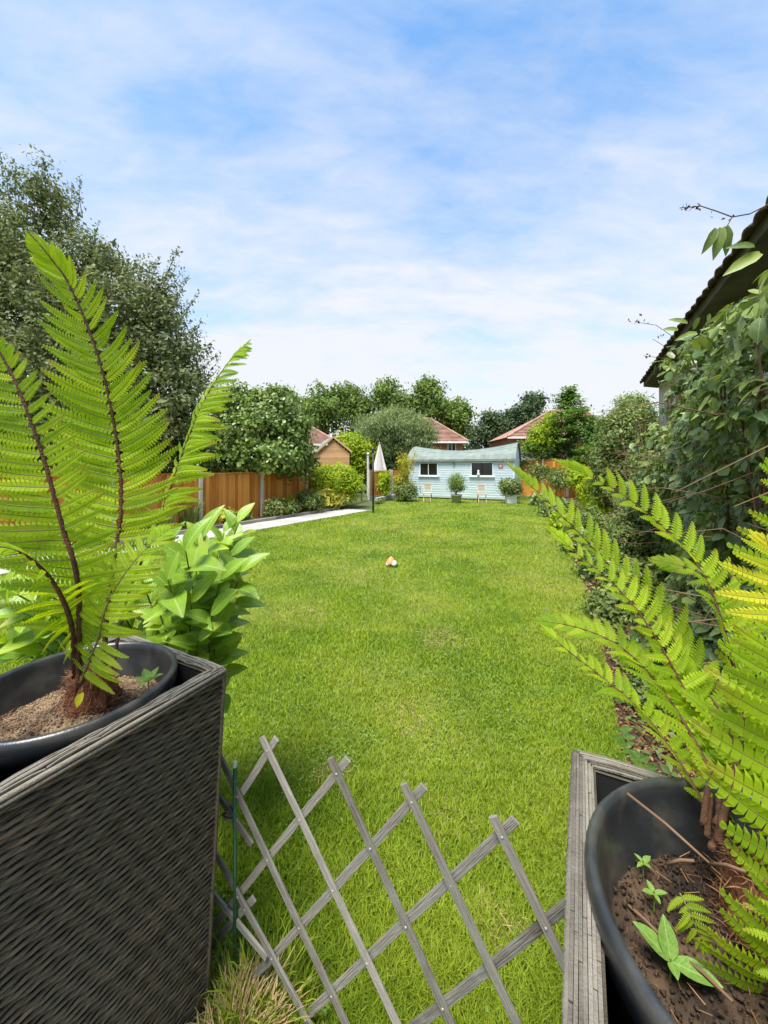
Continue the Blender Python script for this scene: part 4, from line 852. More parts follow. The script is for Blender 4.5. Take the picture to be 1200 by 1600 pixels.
# ------------------------------------------------------------------ wicker planters and pots
HR = H-.65       # rim height
def planter(label, C1, sgn, kindname):
    'C1 = far inner corner of the rim; sgn: -1 body lies to the left, +1 to the right'
    size = .565; taper = .075; ht = HR; t = thing('wicker_planter', (C1.x, C1.y, 0), label, 'planter', 'tall wicker planters flanking the trellis')
    u = -AX; w = PX*sgn                    # towards the camera, away from the gap
    cen = C1+u*size/2+w*size/2
    def corner(a, b, z):                   # a,b = +-1 ; a along AX, b along PX
        k = size/2-taper*(1-z/ht); ka = k if a < 0 else size/2-.012*(1-z/ht); return cen+AX*a*ka+PX*b*k+Vector((0, 0, z))
    rows = 126; dz = ht/rows
    inner = -sgn
    # strand template: unit length along x, bulging over stakes along y
    def strand(ph, seed):
        random.seed(seed); nst = 12; m = nst*6; mb = MB(); rad = dz*.56; rr = []
        for i in range(m+1):
            x = i/m; wv = math.sin(2*PI*(x*nst/2)+ph)*.0036; wz = math.sin(2*PI*(x*nst/2)*.5+ph*2)*.0009+random.uniform(-.0007, .0007)
            for k in range(5):
                an = PI*k/4; rr.append((x, -(wv+math.sin(an)*rad*.75), wz+math.cos(an)*rad))
        mb.v = rr; mb.f = [(i*5+k, i*5+k+1, (i+1)*5+k+1, (i+1)*5+k) for i in range(m) for k in range(4)]; mb.m = [0]*len(mb.f)
        return mb.mesh('strand', M['wicker'], True)
    tm = [strand(ph, 5+i) for i, ph in enumerate((0, PI*.5, PI, PI*1.5))]
    faces = {'gap': (corner, (1, inner), (-1, inner)), }
    def placed(c0, c1, outn, i, z):
        a = corner(*c0, z); b = corner(*c1, z); x = (b-a); L_ = x.length; x.normalize(); y = -outn; zz = x.cross(y)
        if zz.z < 0: a, b = b, a; x = -x; zz = x.cross(y)
        return Matrix(((x*L_).to_tuple(), y.to_tuple(), zz.to_tuple())).transposed().to_4x4(), a
    sides = [((-1, inner), (1, inner), PX*inner, True), ((-1, -1), (-1, 1), -AX, False), ((1, -1), (1, 1), AX, False), ((-1, -inner), (1, -inner), -PX*inner, False)]
    for (c0, c1, outn, single) in sides:
        acc = MB()
        for i in range(rows-3):
            z = (i+.5)*dz; Mx, a = placed(c0, c1, outn, i, z); Mx.translation = a
            me = tm[((i*2+(i//5)) % 4)]
            if single: link('strand', me, t, Mx)
            else: acc.add([Mx @ v.co for v in me.vertices], [tuple(p.vertices) for p in me.polygons])
        if not single: o = acc.build('woven_side', M['wicker'], t, smooth=True); o['kind'] = 'stuff'
        # backing sheet inside the weave and lining
        q = [corner(*c0, 0), corner(*c1, 0), corner(*c1, ht-.005), corner(*c0, ht-.005)]; q = [v-outn*.006 for v in q]
        MB().add(q, [(0, 1, 2, 3)]).build('lining', M['liner'], t)
        q2 = [v-outn*.03 for v in q]; MB().add(q2, [(0, 1, 2, 3)]).build('lining', M['liner'], t)
    # corner cords
    for a_ in (-1, 1):
        for b_ in (-1, 1):
            pts = [corner(a_, b_, ht*k/30)+Vector((random.uniform(-.001, .001), random.uniform(-.001, .001), 0)) for k in range(31)]
            MB().tube(pts, .0085, 6).build('corner_cord', M['wicker'], t, smooth=True)
    # rim: parallel woven strips, broken by lashings
    rw = .038; ns = 7
    for (c0, c1, outn, single) in sides:
        a = corner(*c0, ht); b = corner(*c1, ht); x = (b-a).normalized(); L_ = (b-a).length
        for j in range(ns):
            off = .004-rw*(j+.5)/ns; tr = rw*(j+.5)/ns*(1 if True else 0)
            mb = MB(); pos = tr*.9; end = L_-tr*.9
            while pos < end-.01:
                l = min(random.uniform(.09, .22), end-pos); hgt = .0012*math.sin(j*1.9)+random.uniform(-.0007, .0007)
                p0 = a+x*pos+outn*off+Vector((0, 0, .004+hgt)); p1 = a+x*(pos+l-.0022)+outn*(off+random.uniform(-.0008, .0008))+Vector((0, 0, .004+hgt)); pm = (p0+p1)/2+Vector((0, 0, .0012))
                q0 = p0.lerp(pm, .5)+Vector((0, 0, .0004)); q1 = p1.lerp(pm, .5)+Vector((0, 0, .0004))
                for (s_, e_) in ((p0-Vector((0, 0, .0025)), q0), (q0, pm), (pm, q1), (q1, p1-Vector((0, 0, .0025)))): mb.beam(s_, e_, rw/ns*.88, .0045, side=outn)
                pos += l
            if mb.v: mb.build('rim_strip', M['wickerrim'], t)
        q = [a+outn*.001, b+outn*.001, b-outn*rw-x*rw, a-outn*rw+x*rw]
        MB().add([v+Vector((0, 0, -.004)) for v in q], [(0, 1, 2, 3)]).build('rim_base', M['wicker'], t)
        # outer and inner edge cords of the rim
        for zz in (-.006, -.018): MB().tube([a+outn*.004+Vector((0, 0, zz)), (a+b)/2+outn*.006+Vector((0, 0, zz)), b+outn*.004+Vector((0, 0, zz))], .0065, 6).build('edge_cord', M['wickerrim'], t, smooth=True)
    MB().add([corner(-1, -1, .01), corner(1, -1, .01), corner(1, 1, .01), corner(-1, 1, .01)], [(0, 1, 2, 3)]).build('base', M['liner'], t)
    return cen
CL = Vector((-.516, 1.238, 0)); CR = Vector((.438, .876, 0))
cenL = planter('tall brown wicker planter at left holding the big upright fern', CL, -1, 'l'); random.seed(21)
cenR = planter('tall wicker planter with faded grey rim at right holding the arching ferns', CR, 1, 'r'); random.seed(22)
def pot(label, c, r, ztop, soilz, soilm):
    t = thing('plastic_pot', (c.x, c.y, ztop-.45), label, 'pot', 'black plastic pots set into the wicker planters')
    MB().lathe([(r*.78, -.42), (r*.93, -.06), (r*.985, -.05), (r*1.0, -.012), (r*.995, 0), (r*.975, .007), (r*.945, .008), (r*.925, -.001), (r*.915, -.016), (r*.90, -.05), (r*.885, -.058), (r*.72, -.42)], (c.x, c.y, ztop), 72).build('shell', M['pot'], t, smooth=True)
    n, mrings = 60, 16; mb = MB(); mb.v.append((c.x, c.y, soilz+.01))
    for i in range(1, mrings+1):
        rr = r*.885*i/mrings
        for k in range(n):
            a = 2*PI*k/n; x = c.x+rr*math.cos(a); y = c.y+rr*math.sin(a); z = soilz+.016*mnoise.noise(Vector((x*14, y*14, 0)))+.008*mnoise.noise(Vector((x*50, y*50, 3)))+.003*mnoise.noise(Vector((x*150, y*150, 7)))+soilm[1](x, y)
            mb.v.append((x, y, z))
    mb.f = [(0, 1+k, 1+(k+1) % n) for k in range(n)]+[(1+(i-1)*n+k, 1+i*n+k, 1+i*n+(k+1) % n, 1+(i-1)*n+(k+1) % n) for i in range(1, mrings) for k in range(n)]; mb.m = [0]*len(mb.f)
    mb.build('soil', M[soilm[0]], t, smooth=True)
    # crumbs and litter on the soil
    m = 5000; a = rng.random(m)*2*PI; rr = r*.86*np.sqrt(rng.random(m)); pos = np.stack([c.x+rr*np.cos(a), c.y+rr*np.sin(a), np.array([soilz+.006+soilm[1](c.x+q*math.cos(b), c.y+q*math.sin(b))+.016*mnoise.noise(Vector(((c.x+q*math.cos(b))*14, (c.y+q*math.sin(b))*14, 0))) for q, b in zip(rr, a)])], 1)
    CR_ = ([(0, 0, -.3), (.5, 0, 0), (0, .4, .1), (-.5, 0, 0), (0, -.4, 0), (0, 0, .4)], [(1, 2, 5), (2, 3, 5), (3, 4, 5), (4, 1, 5), (1, 0, 2), (2, 0, 3), (3, 0, 4), (4, 0, 1)])
    o = scatter('soil_crumbs', *CR_, pos, rng.normal(size=pos.shape)+np.array([0, 0, 1.5]), .0025+.0085*rng.random(m)**3, M[soilm[0]], t); o['kind'] = 'stuff'
    m = 260; k = rng.random(m)*2*PI; rr = r*.82*np.sqrt(rng.random(m)); pos = np.stack([c.x+rr*np.cos(k), c.y+rr*np.sin(k), np.array([soilz+.012+soilm[1](c.x+q*math.cos(b), c.y+q*math.sin(b)) for q, b in zip(rr, k)])], 1)
    o = scatter('litter', [(0, .02, 0), (1, .03, .05), (1, -.02, .05), (0, -.03, 0)], [(0, 1, 2), (0, 2, 3)], pos, rng.normal(size=pos.shape)*.3+np.array([0, 0, 1]), .008+.020*rng.random(m)**2, M['fibre'], t); o['kind'] = 'stuff'
    return t
soilL = lambda x, y: .055*math.exp(-((x+.83)**2+(y-1.12)**2)/.012)+.035*math.exp(-((x+.92)**2+(y-1.0)**2)/.02)
soilR = lambda x, y: .03*math.exp(-((x-.56)**2+(y-.57)**2)/.01)
pot('black round plastic pot inside the left wicker planter', cenL, .262, HR+.022, HR-.085, ('sandy', soilL))
pot('black round plastic pot inside the right wicker planter', cenR-PX*.004, .264, HR+.034, HR-.085, ('soil', soilR))

# ------------------------------------------------------------------ ferns
def catmull(pts, n):
    pts = [Vector(p) for p in pts]; q = [pts[0]*2-pts[1]]+pts+[pts[-1]*2-pts[-2]]; out = []
    m = len(pts)-1
    for i in range(n+1):
        u = i/n*m; k = min(int(u), m-1); t = u-k; a, b, c, d = q[k:k+4]
        out.append(.5*((2*b)+(-a+c)*t+(2*a-5*b+4*c-d)*t*t+(-a+3*b-3*c+d)*t**3))
    return out
def pinna_mesh(seed, curve, droop, tooth, mat, wd=.088, nl=21):
    'leaflet along +x (length 1) with a dark midrib and rows of blunt lobes; +y points to the frond tip'
    r = random.Random(seed); mb = MB()
    def mid(u): return Vector((u, curve*u*u, -droop*u*u+.01*math.sin(u*5+seed)))
    for sgn in (-1, 1):
        for i in range(nl):
            u0 = .02+.96*i/nl; u1 = .02+.96*(i+1)/nl; uc = (u0+u1)/2
            w = wd*(min(1, .55+uc*3))*(1-uc**2.3)**.75*r.uniform(.9, 1.08)+.004; lean = .35*w
            a = mid(u0); b = mid(u1); g = (u1-u0)*tooth
            tipz = -.16*w+r.uniform(-.05, .05)*w
            p0 = a; p1 = b
            m0 = a+Vector((g*.25+lean*.5, sgn*w*.6, .10*w)); m1 = b+Vector((-g*.30+lean*.5, sgn*w*.6, .10*w))
            t0 = a+Vector((g*.65+lean, sgn*w*.93, tipz)); t1 = b+Vector((-g*.95+lean, sgn*w*1.0, tipz))
            f = [(0, 1, 3, 2), (2, 3, 5, 4)] if sgn < 0 else [(0, 2, 3, 1), (2, 4, 5, 3)]
            mb.add([p0, p1, m0, m1, t0, t1], f, 0)
    n = 8; vs = []
    for i in range(n+1):
        u = i/n; c = mid(u*.97); w = .0075*(1-u*.8)
        vs += [c+Vector((0, -w, .001)), c+Vector((0, 0, .007)), c+Vector((0, w, .001))]
    fs = []
    for i in range(n):
        for k in range(2): a = i*3+k; fs.append((a, a+3, a+4, a+1))
    mb.add(vs, fs, 1)
    fs2 = []; vs2 = [v-Vector((0, 0, .006)) for v in vs]
    for i in range(n):
        for k in range(2): a = i*3+k; fs2.append((a, a+1, a+4, a+3))
    mb.add(vs2, fs2, 1)
    return mb.mesh('pinna', [mat, M['rachisgreen']], False)
PIN = {k: [pinna_mesh(i+10*j, cv, dr, .36, M['fern'], wd=.112, nl=19) for j, (i, cv, dr) in enumerate(v)] for k, v in {
    'up': [(1, .20, .03), (2, .27, .05), (3, .14, .02), (4, .22, -.02)], 'flat': [(5, .06, .08), (6, .10, .14), (7, .02, .05), (8, .13, .10)],
    'droop': [(9, .05, .30), (10, .10, .42), (11, .0, .36), (12, .08, .24)]}.items()}
PIN['yellow'] = [pinna_mesh(50+i, .08, .12, .42, M['fernyellow'], wd=.15, nl=12) for i in range(3)]
PIN['broad'] = [pinna_mesh(60+i, cv, dr, .42, M['fern'], wd=.165, nl=11) for i, (cv, dr) in enumerate(((.10, .10), (.16, .18), (.05, .22), (.20, .06)))]
PIN['lobed'] = [pinna_mesh(70+i, cv, dr, .46, M['fern'], wd=.165, nl=11) for i, (cv, dr) in enumerate(((.10, .10), (.05, .18), (.02, .12), (.12, .22)))]
def frond(fern, pts, N_, Lmax, n, wl=1, wr=1, fold=.1, t0=.12, style='flat', r0=.007, tip=.13, mat='rachis', wmul=1.0, ang0=84, ang1=48, label=None, base=.5):
    'pts: 3-D curve of the stalk; N_: the way the upper side faces; wl/wr: left/right leaflet length'
    R = catmull(pts, 60); N_ = Vector(N_)
    rad = [r0*(1-.85*(i/60)**.8) for i in range(61)]
    fo = MB().tube(R, rad, 6).build('frond', M[mat], fern, smooth=True)
    if label: fo['label'] = label
    ln = [0]
    for i in range(60): ln.append(ln[-1]+(R[i+1]-R[i]).length)
    def at(t):
        d = t*ln[-1]; i = min(59, max(0, next((k for k in range(60) if ln[k+1] >= d), 59))); u = (d-ln[i])/max(1e-9, ln[i+1]-ln[i]); return R[i].lerp(R[i+1], u), (R[min(60, i+2)]-R[max(0, i-1)]).normalized()
    tipmb = MB()
    for i in range(n+14):
        if i < n: u = (i+.5)/n*(1-tip)
        else: u = (1-tip)+tip*(i-n+.5)/14
        t = t0+(1-t0)*u; p, T = at(t)
        Nn = (N_-T*N_.dot(T)).normalized(); Sd = T.cross(Nn).normalized()
        prof = (base+(1-base)*min(1, u/.25)**.8)*(1-u**2.3)**.8
        if u > .8: prof = max(prof, .02)
        ang = math.radians(ang0+(ang1-ang0)*u**1.1)
        for sg, wgt in ((1, wr), (-1, wl)):
            if wgt <= 0: continue
            L_ = Lmax*prof*wgt*random.uniform(.9, 1.05)
            if i < n and random.random() < .05: L_ *= random.uniform(.35, .75)
            if L_ < .004 or (i < n and random.random() < .015): continue
            a = ang+random.gauss(0, .05); x = (T*math.cos(a)+Sd*sg*math.sin(a)); x = (x+Nn*(fold+random.gauss(0, .10))).normalized()
            ty = T-x*T.dot(x); ty.normalize(); zz = x.cross(ty)
            if zz.dot(Nn) < 0: zz = -zz
            # keep +y towards the tip; mirror by handedness
            tw = Matrix.Rotation(random.gauss(0, .14), 3, 'X')
            B3 = Matrix((x, ty, zz)).transposed() @ tw
            wd = max(1.0*L_, .09 if Lmax > .12 else .5*Lmax)*wmul
            sc = Matrix.Diagonal((L_, min(wd, L_*1.7)*1.0, L_, 1))
            Mx = B3.to_4x4() @ sc; Mx.translation = p+T*random.uniform(-.002, .002)
            me = random.choice(PIN[style])
            if i < n: 
                if B3.determinant() < 0:
                    # build mirrored basis with a flipped copy
                    key = me.name+'_m'; fm = bpy.data.meshes.get(key)
                    if fm is None:
                        fm = me.copy(); fm.name = key; co = [(v.co.x, v.co.y, -v.co.z) for v in fm.vertices]
                        for v, c in zip(fm.vertices, co): v.co = c
                        fm.update()
                    B3 = Matrix((x, ty, x.cross(ty))).transposed() @ tw; Mx = B3.to_4x4() @ sc; Mx.translation = p
                    link('pinna', fm, fo, Mx)
                else: link('pinna', me, fo, Mx)
            else: tipmb.add([Mx @ v.co for v in me.vertices], [tuple(q.vertices) for q in me.polygons])
    if tipmb.v: tipmb.build('frond_tip', PIN[style][0].materials[0], fo)
    return fo
def rootstock(t, c, z0, z1, r, n):
    random.seed(5); mb = MB()
    for i in range(n):
        a = random.random()*2*PI; rr = r*random.uniform(.3, .95); p0 = Vector((c.x+rr*1.15*math.cos(a), c.y+rr*1.15*math.sin(a), z0)); zt = z0+(z1-z0)*random.uniform(.55, 1.0)
        p2 = Vector((c.x+rr*.75*math.cos(a+.3), c.y+rr*.75*math.sin(a+.3), zt)); p1 = (p0+p2)/2+Vector((random.uniform(-.01, .01), random.uniform(-.01, .01), 0))
        mb.tube([p0, p1, p2], [.010, .009, .004], 6)
    mb.lathe([(r*1.15, 0), (r*1.0, (z1-z0)*.4), (r*.75, (z1-z0)*.75), (.001, (z1-z0)*.85)], (c.x, c.y, z0), 26, wob=lambda a, z: 1+.16*math.sin(a*5+z*60)+.1*math.sin(a*11+z*90))
    mb.build('rootstock', M['root'], t, smooth=True)
    m = n*34; a = rng.random(m)*2*PI; hh = rng.random(m); rr = r*(1.22-.42*hh)*(.9+.2*rng.random(m)); pos = np.stack([c.x+rr*np.cos(a), c.y+rr*np.sin(a), z0+(z1-z0)*hh*.98], 1)
    up = np.stack([np.cos(a)*.7, np.sin(a)*.7, rng.normal(size=m)*.9+.2], 1)+rng.normal(size=(m, 3))*.4
    o = scatter('root_fibres', [(0, .03, 0), (.5, .025, .08), (1, 0, -.1), (.5, -.025, .08), (0, -.03, 0)], [(0, 4, 1), (4, 3, 1), (1, 3, 2)], pos, rng.normal(size=(m, 3)), .010+.020*rng.random(m), M['fibre'], t, up=up); o['kind'] = 'stuff'

cL = P(142, 1075, 1.10); fernL = thing('fern', (cL.x, cL.y, HR-.07), 'large upright bright green fern in the left planter', 'fern', 'potted ferns either side of the trellis')
rootstock(fernL, cL, HR-.085, HR+.085, .060, 46); random.seed(33)
bL = lambda dx, dy, z=.06: Vector((cL.x+dx, cL.y+dy, HR+z))
frond(fernL, [bL(.035, .0), P(168, 950, 1.12), P(180, 870, 1.13), P(190, 780, 1.15), P(181, 680, 1.15), P(156, 565, 1.12), P(112, 452, 1.08), P(75, 398, 1.05), P(42, 360, 1.03)], (.12, -1, .12), .245, 33, wl=1.0, wr=.80, style='up', r0=.0085, t0=.13, ang0=92, ang1=42, fold=.06, label='tallest upright frond in the middle of the left fern')
frond(fernL, [bL(-.01, -.03), P(122, 915, .98), P(97, 820, .95), P(66, 710, .93), P(30, 610, .91), P(-2, 548, .90), P(-40, 500, .88)], (.25, -1, .1), .20, 27, wl=1.1, wr=.62, style='flat', r0=.0085, t0=.16, ang0=88, ang1=55, label='dark-stalked frond at the left edge')
frond(fernL, [bL(.04, .03), P(200, 930, 1.25), P(238, 840, 1.32), P(268, 758, 1.36), P(296, 680, 1.36), P(325, 615, 1.34), P(358, 565, 1.32), P(392, 530, 1.30)], (-.62, -.72, .35), .22, 27, wl=.42, wr=.95, style='droop', r0=.006, t0=.36, fold=.12, ang0=80, ang1=50, label='arching narrow frond reaching right against the sky')
frond(fernL, [bL(.01, -.05), P(152, 1002, 1.02), P(166, 948, 1.0), P(196, 895, 1.02), P(235, 850, 1.08), P(272, 822, 1.13)], (-.05, -1, .25), .135, 16, wl=1.0, wr=1.0, style='flat', r0=.004, t0=.05, base=.85, mat='rachisgreen', ang0=80, ang1=52, label='short front frond low in the left fern')
frond(fernL, [bL(-.03, -.02), P(112, 980, 1.0), P(92, 925, .93), P(62, 885, .88), P(28, 862, .84), P(-20, 850, .80)], (.1, -.5, 1), .11, 13, wl=.9, wr=.9, style='droop', r0=.0085, t0=.2, label='low dark-stalked frond bending to the left edge')

cR = P(1150, 1475, .585); fernR = thing('fern', (cR.x, cR.y, HR-.11), 'spreading bright green fern with arching fronds in the right planter', 'fern', 'potted ferns either side of the trellis')
rootstock(fernR, Vector((cR.x+.035, cR.y, 0)), HR-.11, HR+.06, .044, 40); random.seed(44)
bR = lambda dx, dy, z=.05: Vector((cR.x+dx, cR.y+dy, HR+z))
frond(fernR, [bR(-.02, .02), P(1115, 1290, .68), P(1060, 1190, .76), P(1000, 1110, .84), P(940, 1058, .90), P(885, 1015, .95), P(842, 975, 1.0)], (.55, -.55, .6), .105, 18, wl=.75, wr=.75, style='broad', r0=.0055, t0=.25, fold=.35, label='lowest frond reaching left over the lawn')
frond(fernR, [bR(0, .03), P(1118, 1230, .76), P(1075, 1140, .86), P(1020, 1060, .96), P(965, 1008, 1.04), P(900, 980, 1.1), P(828, 968, 1.15)], (.3, -.55, .75), .125, 20, wl=.8, wr=.8, style='broad', r0=.006, t0=.22, fold=.3, label='second lowest frond with its tip against the lawn')
frond(fernR, [bR(.02, .05), P(1160, 1130, .88), P(1138, 1010, .98), P(1100, 900, 1.06), P(1040, 828, 1.14), P(960, 765, 1.2), P(858, 716, 1.24)], (.42, -.85, .3), .135, 23, wl=.62, wr=1, style='broad', r0=.0065, t0=.25, fold=.35, ang0=75, ang1=45, label='upper frond arching left with its tip above the shrubs')
frond(fernR, [bR(.0, .06), P(1115, 1120, 1.0), P(1065, 1020, 1.12), P(1000, 938, 1.22), P(930, 860, 1.3), P(865, 793, 1.36), P(785, 718, 1.42)], (.40, -.85, .3), .145, 24, wl=.55, wr=1, style='broad', r0=.0055, t0=.25, fold=.35, ang0=75, ang1=42, label='longest frond with its tip in front of the blue shed')
frond(fernR, [bR(-.01, .04), P(1110, 1180, .86), P(1060, 1060, .95), P(1000, 960, 1.02), P(950, 905, 1.08), P(905, 868, 1.12), P(850, 818, 1.16)], (.3, -.75, .6), .12, 19, wl=.8, wr=.9, style='broad', r0=.005, t0=.3, fold=.3, label='middle frond with frilled tip over the lawn edge')
frond(fernR, [bR(.03, -.01), P(1245, 1420, .55), P(1268, 1250, .57), P(1268, 1080, .58), P(1250, 930, .60), P(1215, 850, .62)], (-.15, -1, .3), .150, 12, wl=1.1, wr=.5, style='lobed', r0=.006, t0=.08, ang0=88, ang1=60, wmul=1.15, label='nearest frond at the right edge with leaflets pointing left')
frond(fernR, [bR(.03, .02), P(1232, 1250, .68), P(1252, 1050, .74), P(1248, 880, .78), P(1235, 760, .80), P(1222, 690, .82)], (-.1, -1, .35), .165, 14, wl=1, wr=.5, style='lobed', r0=.006, t0=.2, ang0=88, ang1=58, label='tall frond at the right edge behind the nearest one')
frond(fernR, [bR(.02, .06), P(1185, 1150, .95), P(1190, 1010, 1.05), P(1150, 930, 1.12), P(1080, 890, 1.2), P(1010, 872, 1.28)], (.1, -.8, .6), .15, 13, wl=1, wr=1, style='lobed', r0=.005, t0=.3, label='inner frond arching low behind the upper frond')
frond(fernR, [bR(.01, .04), P(1150, 1200, .8), P(1130, 1120, .9), P(1080, 1060, .98), P(1020, 1030, 1.06), P(960, 1020, 1.12)], (.1, -.8, .6), .14, 12, wl=1, wr=1, style='lobed', r0=.004, t0=.3, label='inner frond in the middle of the right fern')
frond(fernR, [bR(.01, .02), P(1160, 1290, .75), P(1150, 1210, .82), P(1110, 1130, .9), P(1060, 1090, .96), P(1010, 1085, 1.0)], (0, -.8, .6), .12, 14, wl=1, wr=1, style='lobed', r0=.004, t0=.25, label='low inner frond just above the pot rim')
frond(fernR, [bR(.045, -.02), P(1310, 1440, .50), P(1290, 1200, .50), P(1250, 1040, .51), P(1225, 950, .52), P(1208, 880, .53), P(1196, 838, .54)], (-.1, -1, .3), .085, 5, wl=1.0, wr=.7, style='yellow', r0=.005, t0=.80, base=.8, label='yellow frond tip near the right edge')
frond(fernR, [bR(.02, -.05), P(1230, 1540, .46), P(1250, 1580, .44), P(1270, 1610, .43)], (-.3, -.7, .7), .085, 6, wl=1, wr=.6, style='lobed', r0=.003, t0=.1, label='small frond at the lower right corner')
frond(fernR, [P(1185, 1560, .53), P(1225, 1500, .50), P(1246, 1430, .49), P(1250, 1370, .48)], (-.2, -1, .5), .10, 8, wl=1.05, wr=.5, style='lobed', r0=.003, t0=.05, base=.8, label='short frond with leaflets over the rootstock at the lower right')
# young frond hanging down over the soil
frond(fernR, [P(1062, 1395, .60), P(1075, 1420, .585), P(1090, 1455, .575), P(1105, 1490, .57)], (-.2, -1, .4), .036, 7, wl=1, wr=1, style='broad', r0=.0015, t0=.02, base=.8, mat='rachisgreen', label='small drooping young frond above the soil')
# dead brown stalks
for (a, b, Y0, Y1) in (((980, 1240), (1110, 1350), .70, .60), ((1110, 1350), (1165, 1362), .60, .56), ((962, 1398), (1060, 1490), .66, .56), ((1060, 1490), (1145, 1565), .56, .50), ((1042, 1350), (1085, 1345), .63, .61)):
    p0 = P(*a, Y0); p1 = P(*b, Y1); o = MB().tube([p0, p0.lerp(p1, .5)+Vector((0, 0, .004)), p1], [.0028, .0026, .002], 6).build('dead_stalk', M['twig'], fernR, smooth=True)

# weeds in the pots
def simple_leaf(w=.22, n=6, up=.1, droop=.25, fold=.25, mat='weed'):
    mb = MB(); pts = []
    for i in range(n+1):
        u = i/n; ww = w*math.sin(PI*min(1, u*.96+.02)**.85)**.9; z = up*u-droop*u*u
        pts += [(u, -ww, z+fold*ww), (u, -ww*.5, z+fold*ww*.35), (u, 0, z), (u, ww*.5, z+fold*ww*.35), (u, ww, z+fold*ww)]
    fs = [(i*5+k, (i+1)*5+k, (i+1)*5+k+1, i*5+k+1) for i in range(n) for k in range(4)]
    return mb.add(pts, fs).mesh('leaf', M[mat], True)
WL = [simple_leaf(.2), simple_leaf(.26, droop=.1)]
def weed(label, c, leaves, sz):
    t = thing('seedling', c, label, 'weed'); c = Vector(c)
    MB().tube([c-Vector((0, 0, .01)), c+Vector((0, 0, .02+sz*.2))], .0015, 5).build('stem', M['stem'], t)
    for (az, el, k) in leaves:
        x = Vector((math.cos(az)*math.cos(el), math.sin(az)*math.cos(el), math.sin(el))); z = Vector((0, 0, 1)); y = z.cross(x).normalized(); z = x.cross(y)
        Mx = Matrix((x, y, z)).transposed().to_4x4() @ Matrix.Scale(sz*k, 4); Mx.translation = c+Vector((0, 0, .015+sz*.2)); link('leaf', random.choice(WL), t, Mx)
weed('broad-leaved green seedling at the front of the right pot', P(1048, 1530, .55), [(2.5, .5, 1), (1.3, 1.0, .9), (-.6, .1, 1.1), (.6, .2, .5), (-1.9, .2, .5)], .052)
weed('small green seedling beside the rootstock in the left pot', P(232, 1078, 1.17), [(0, .5, 1), (1.2, .7, .9), (2.4, .5, 1), (3.6, .5, .9), (4.8, .4, 1), (5.6, .8, .7)], .05)
weed('tiny round-leaved seedling in the middle of the right pot', P(1022, 1415, .63), [(0, .2, 1), (1.6, .3, .8), (3.1, .2, .9), (4.6, .3, .8)], .022)
weed('tiny seedling left of the rootstock in the right pot', P(1005, 1365, .68), [(.4, .2, 1), (2.0, .3, .8), (3.6, .2, .9), (5.0, .3, .8)], .02)
x_ = Vector((-.3, -.3, -.8)).normalized(); y_ = Vector((0, -1, .3)).cross(x_).normalized(); Mx = Matrix((x_, y_, x_.cross(y_))).transposed().to_4x4() @ Matrix.Scale(.036, 4); Mx.translation = P(130, 1082, 1.0)
lo = link('yellow_leaf', simple_leaf(.3, mat='fernyellow'), None, Mx); tag(lo, 'single yellow leaf caught on the left rootstock', 'leaf')
# ivy-like pale sprig along the right pot's inside
sp = thing('trailing_sprig', P(985, 1150, .93), 'thin pale-green leafy sprig hanging beside the right pot rim', 'plant')
spp = [P(968, 1140, .93), P(982, 1170, .9), P(1000, 1190, .87), P(1020, 1210, .83), P(1038, 1240, .8), P(1050, 1275, .77), P(1062, 1300, .75)]
MB().tube(spp, .0013, 5).build('stem', M['stem'], sp)
for i, q in enumerate(catmull(spp, 16)):
    for sg in (-1, 1):
        x_ = Vector((sg*.9, -.3, random.uniform(-.2, .5))).normalized(); z_ = Vector((0, -.6, .8)); y_ = z_.cross(x_).normalized(); z_ = x_.cross(y_)
        Mx = Matrix((x_, y_, z_)).transposed().to_4x4() @ Matrix.Scale(random.uniform(.018, .03), 4); Mx.translation = q; link('leaf', WL[1], sp, Mx)

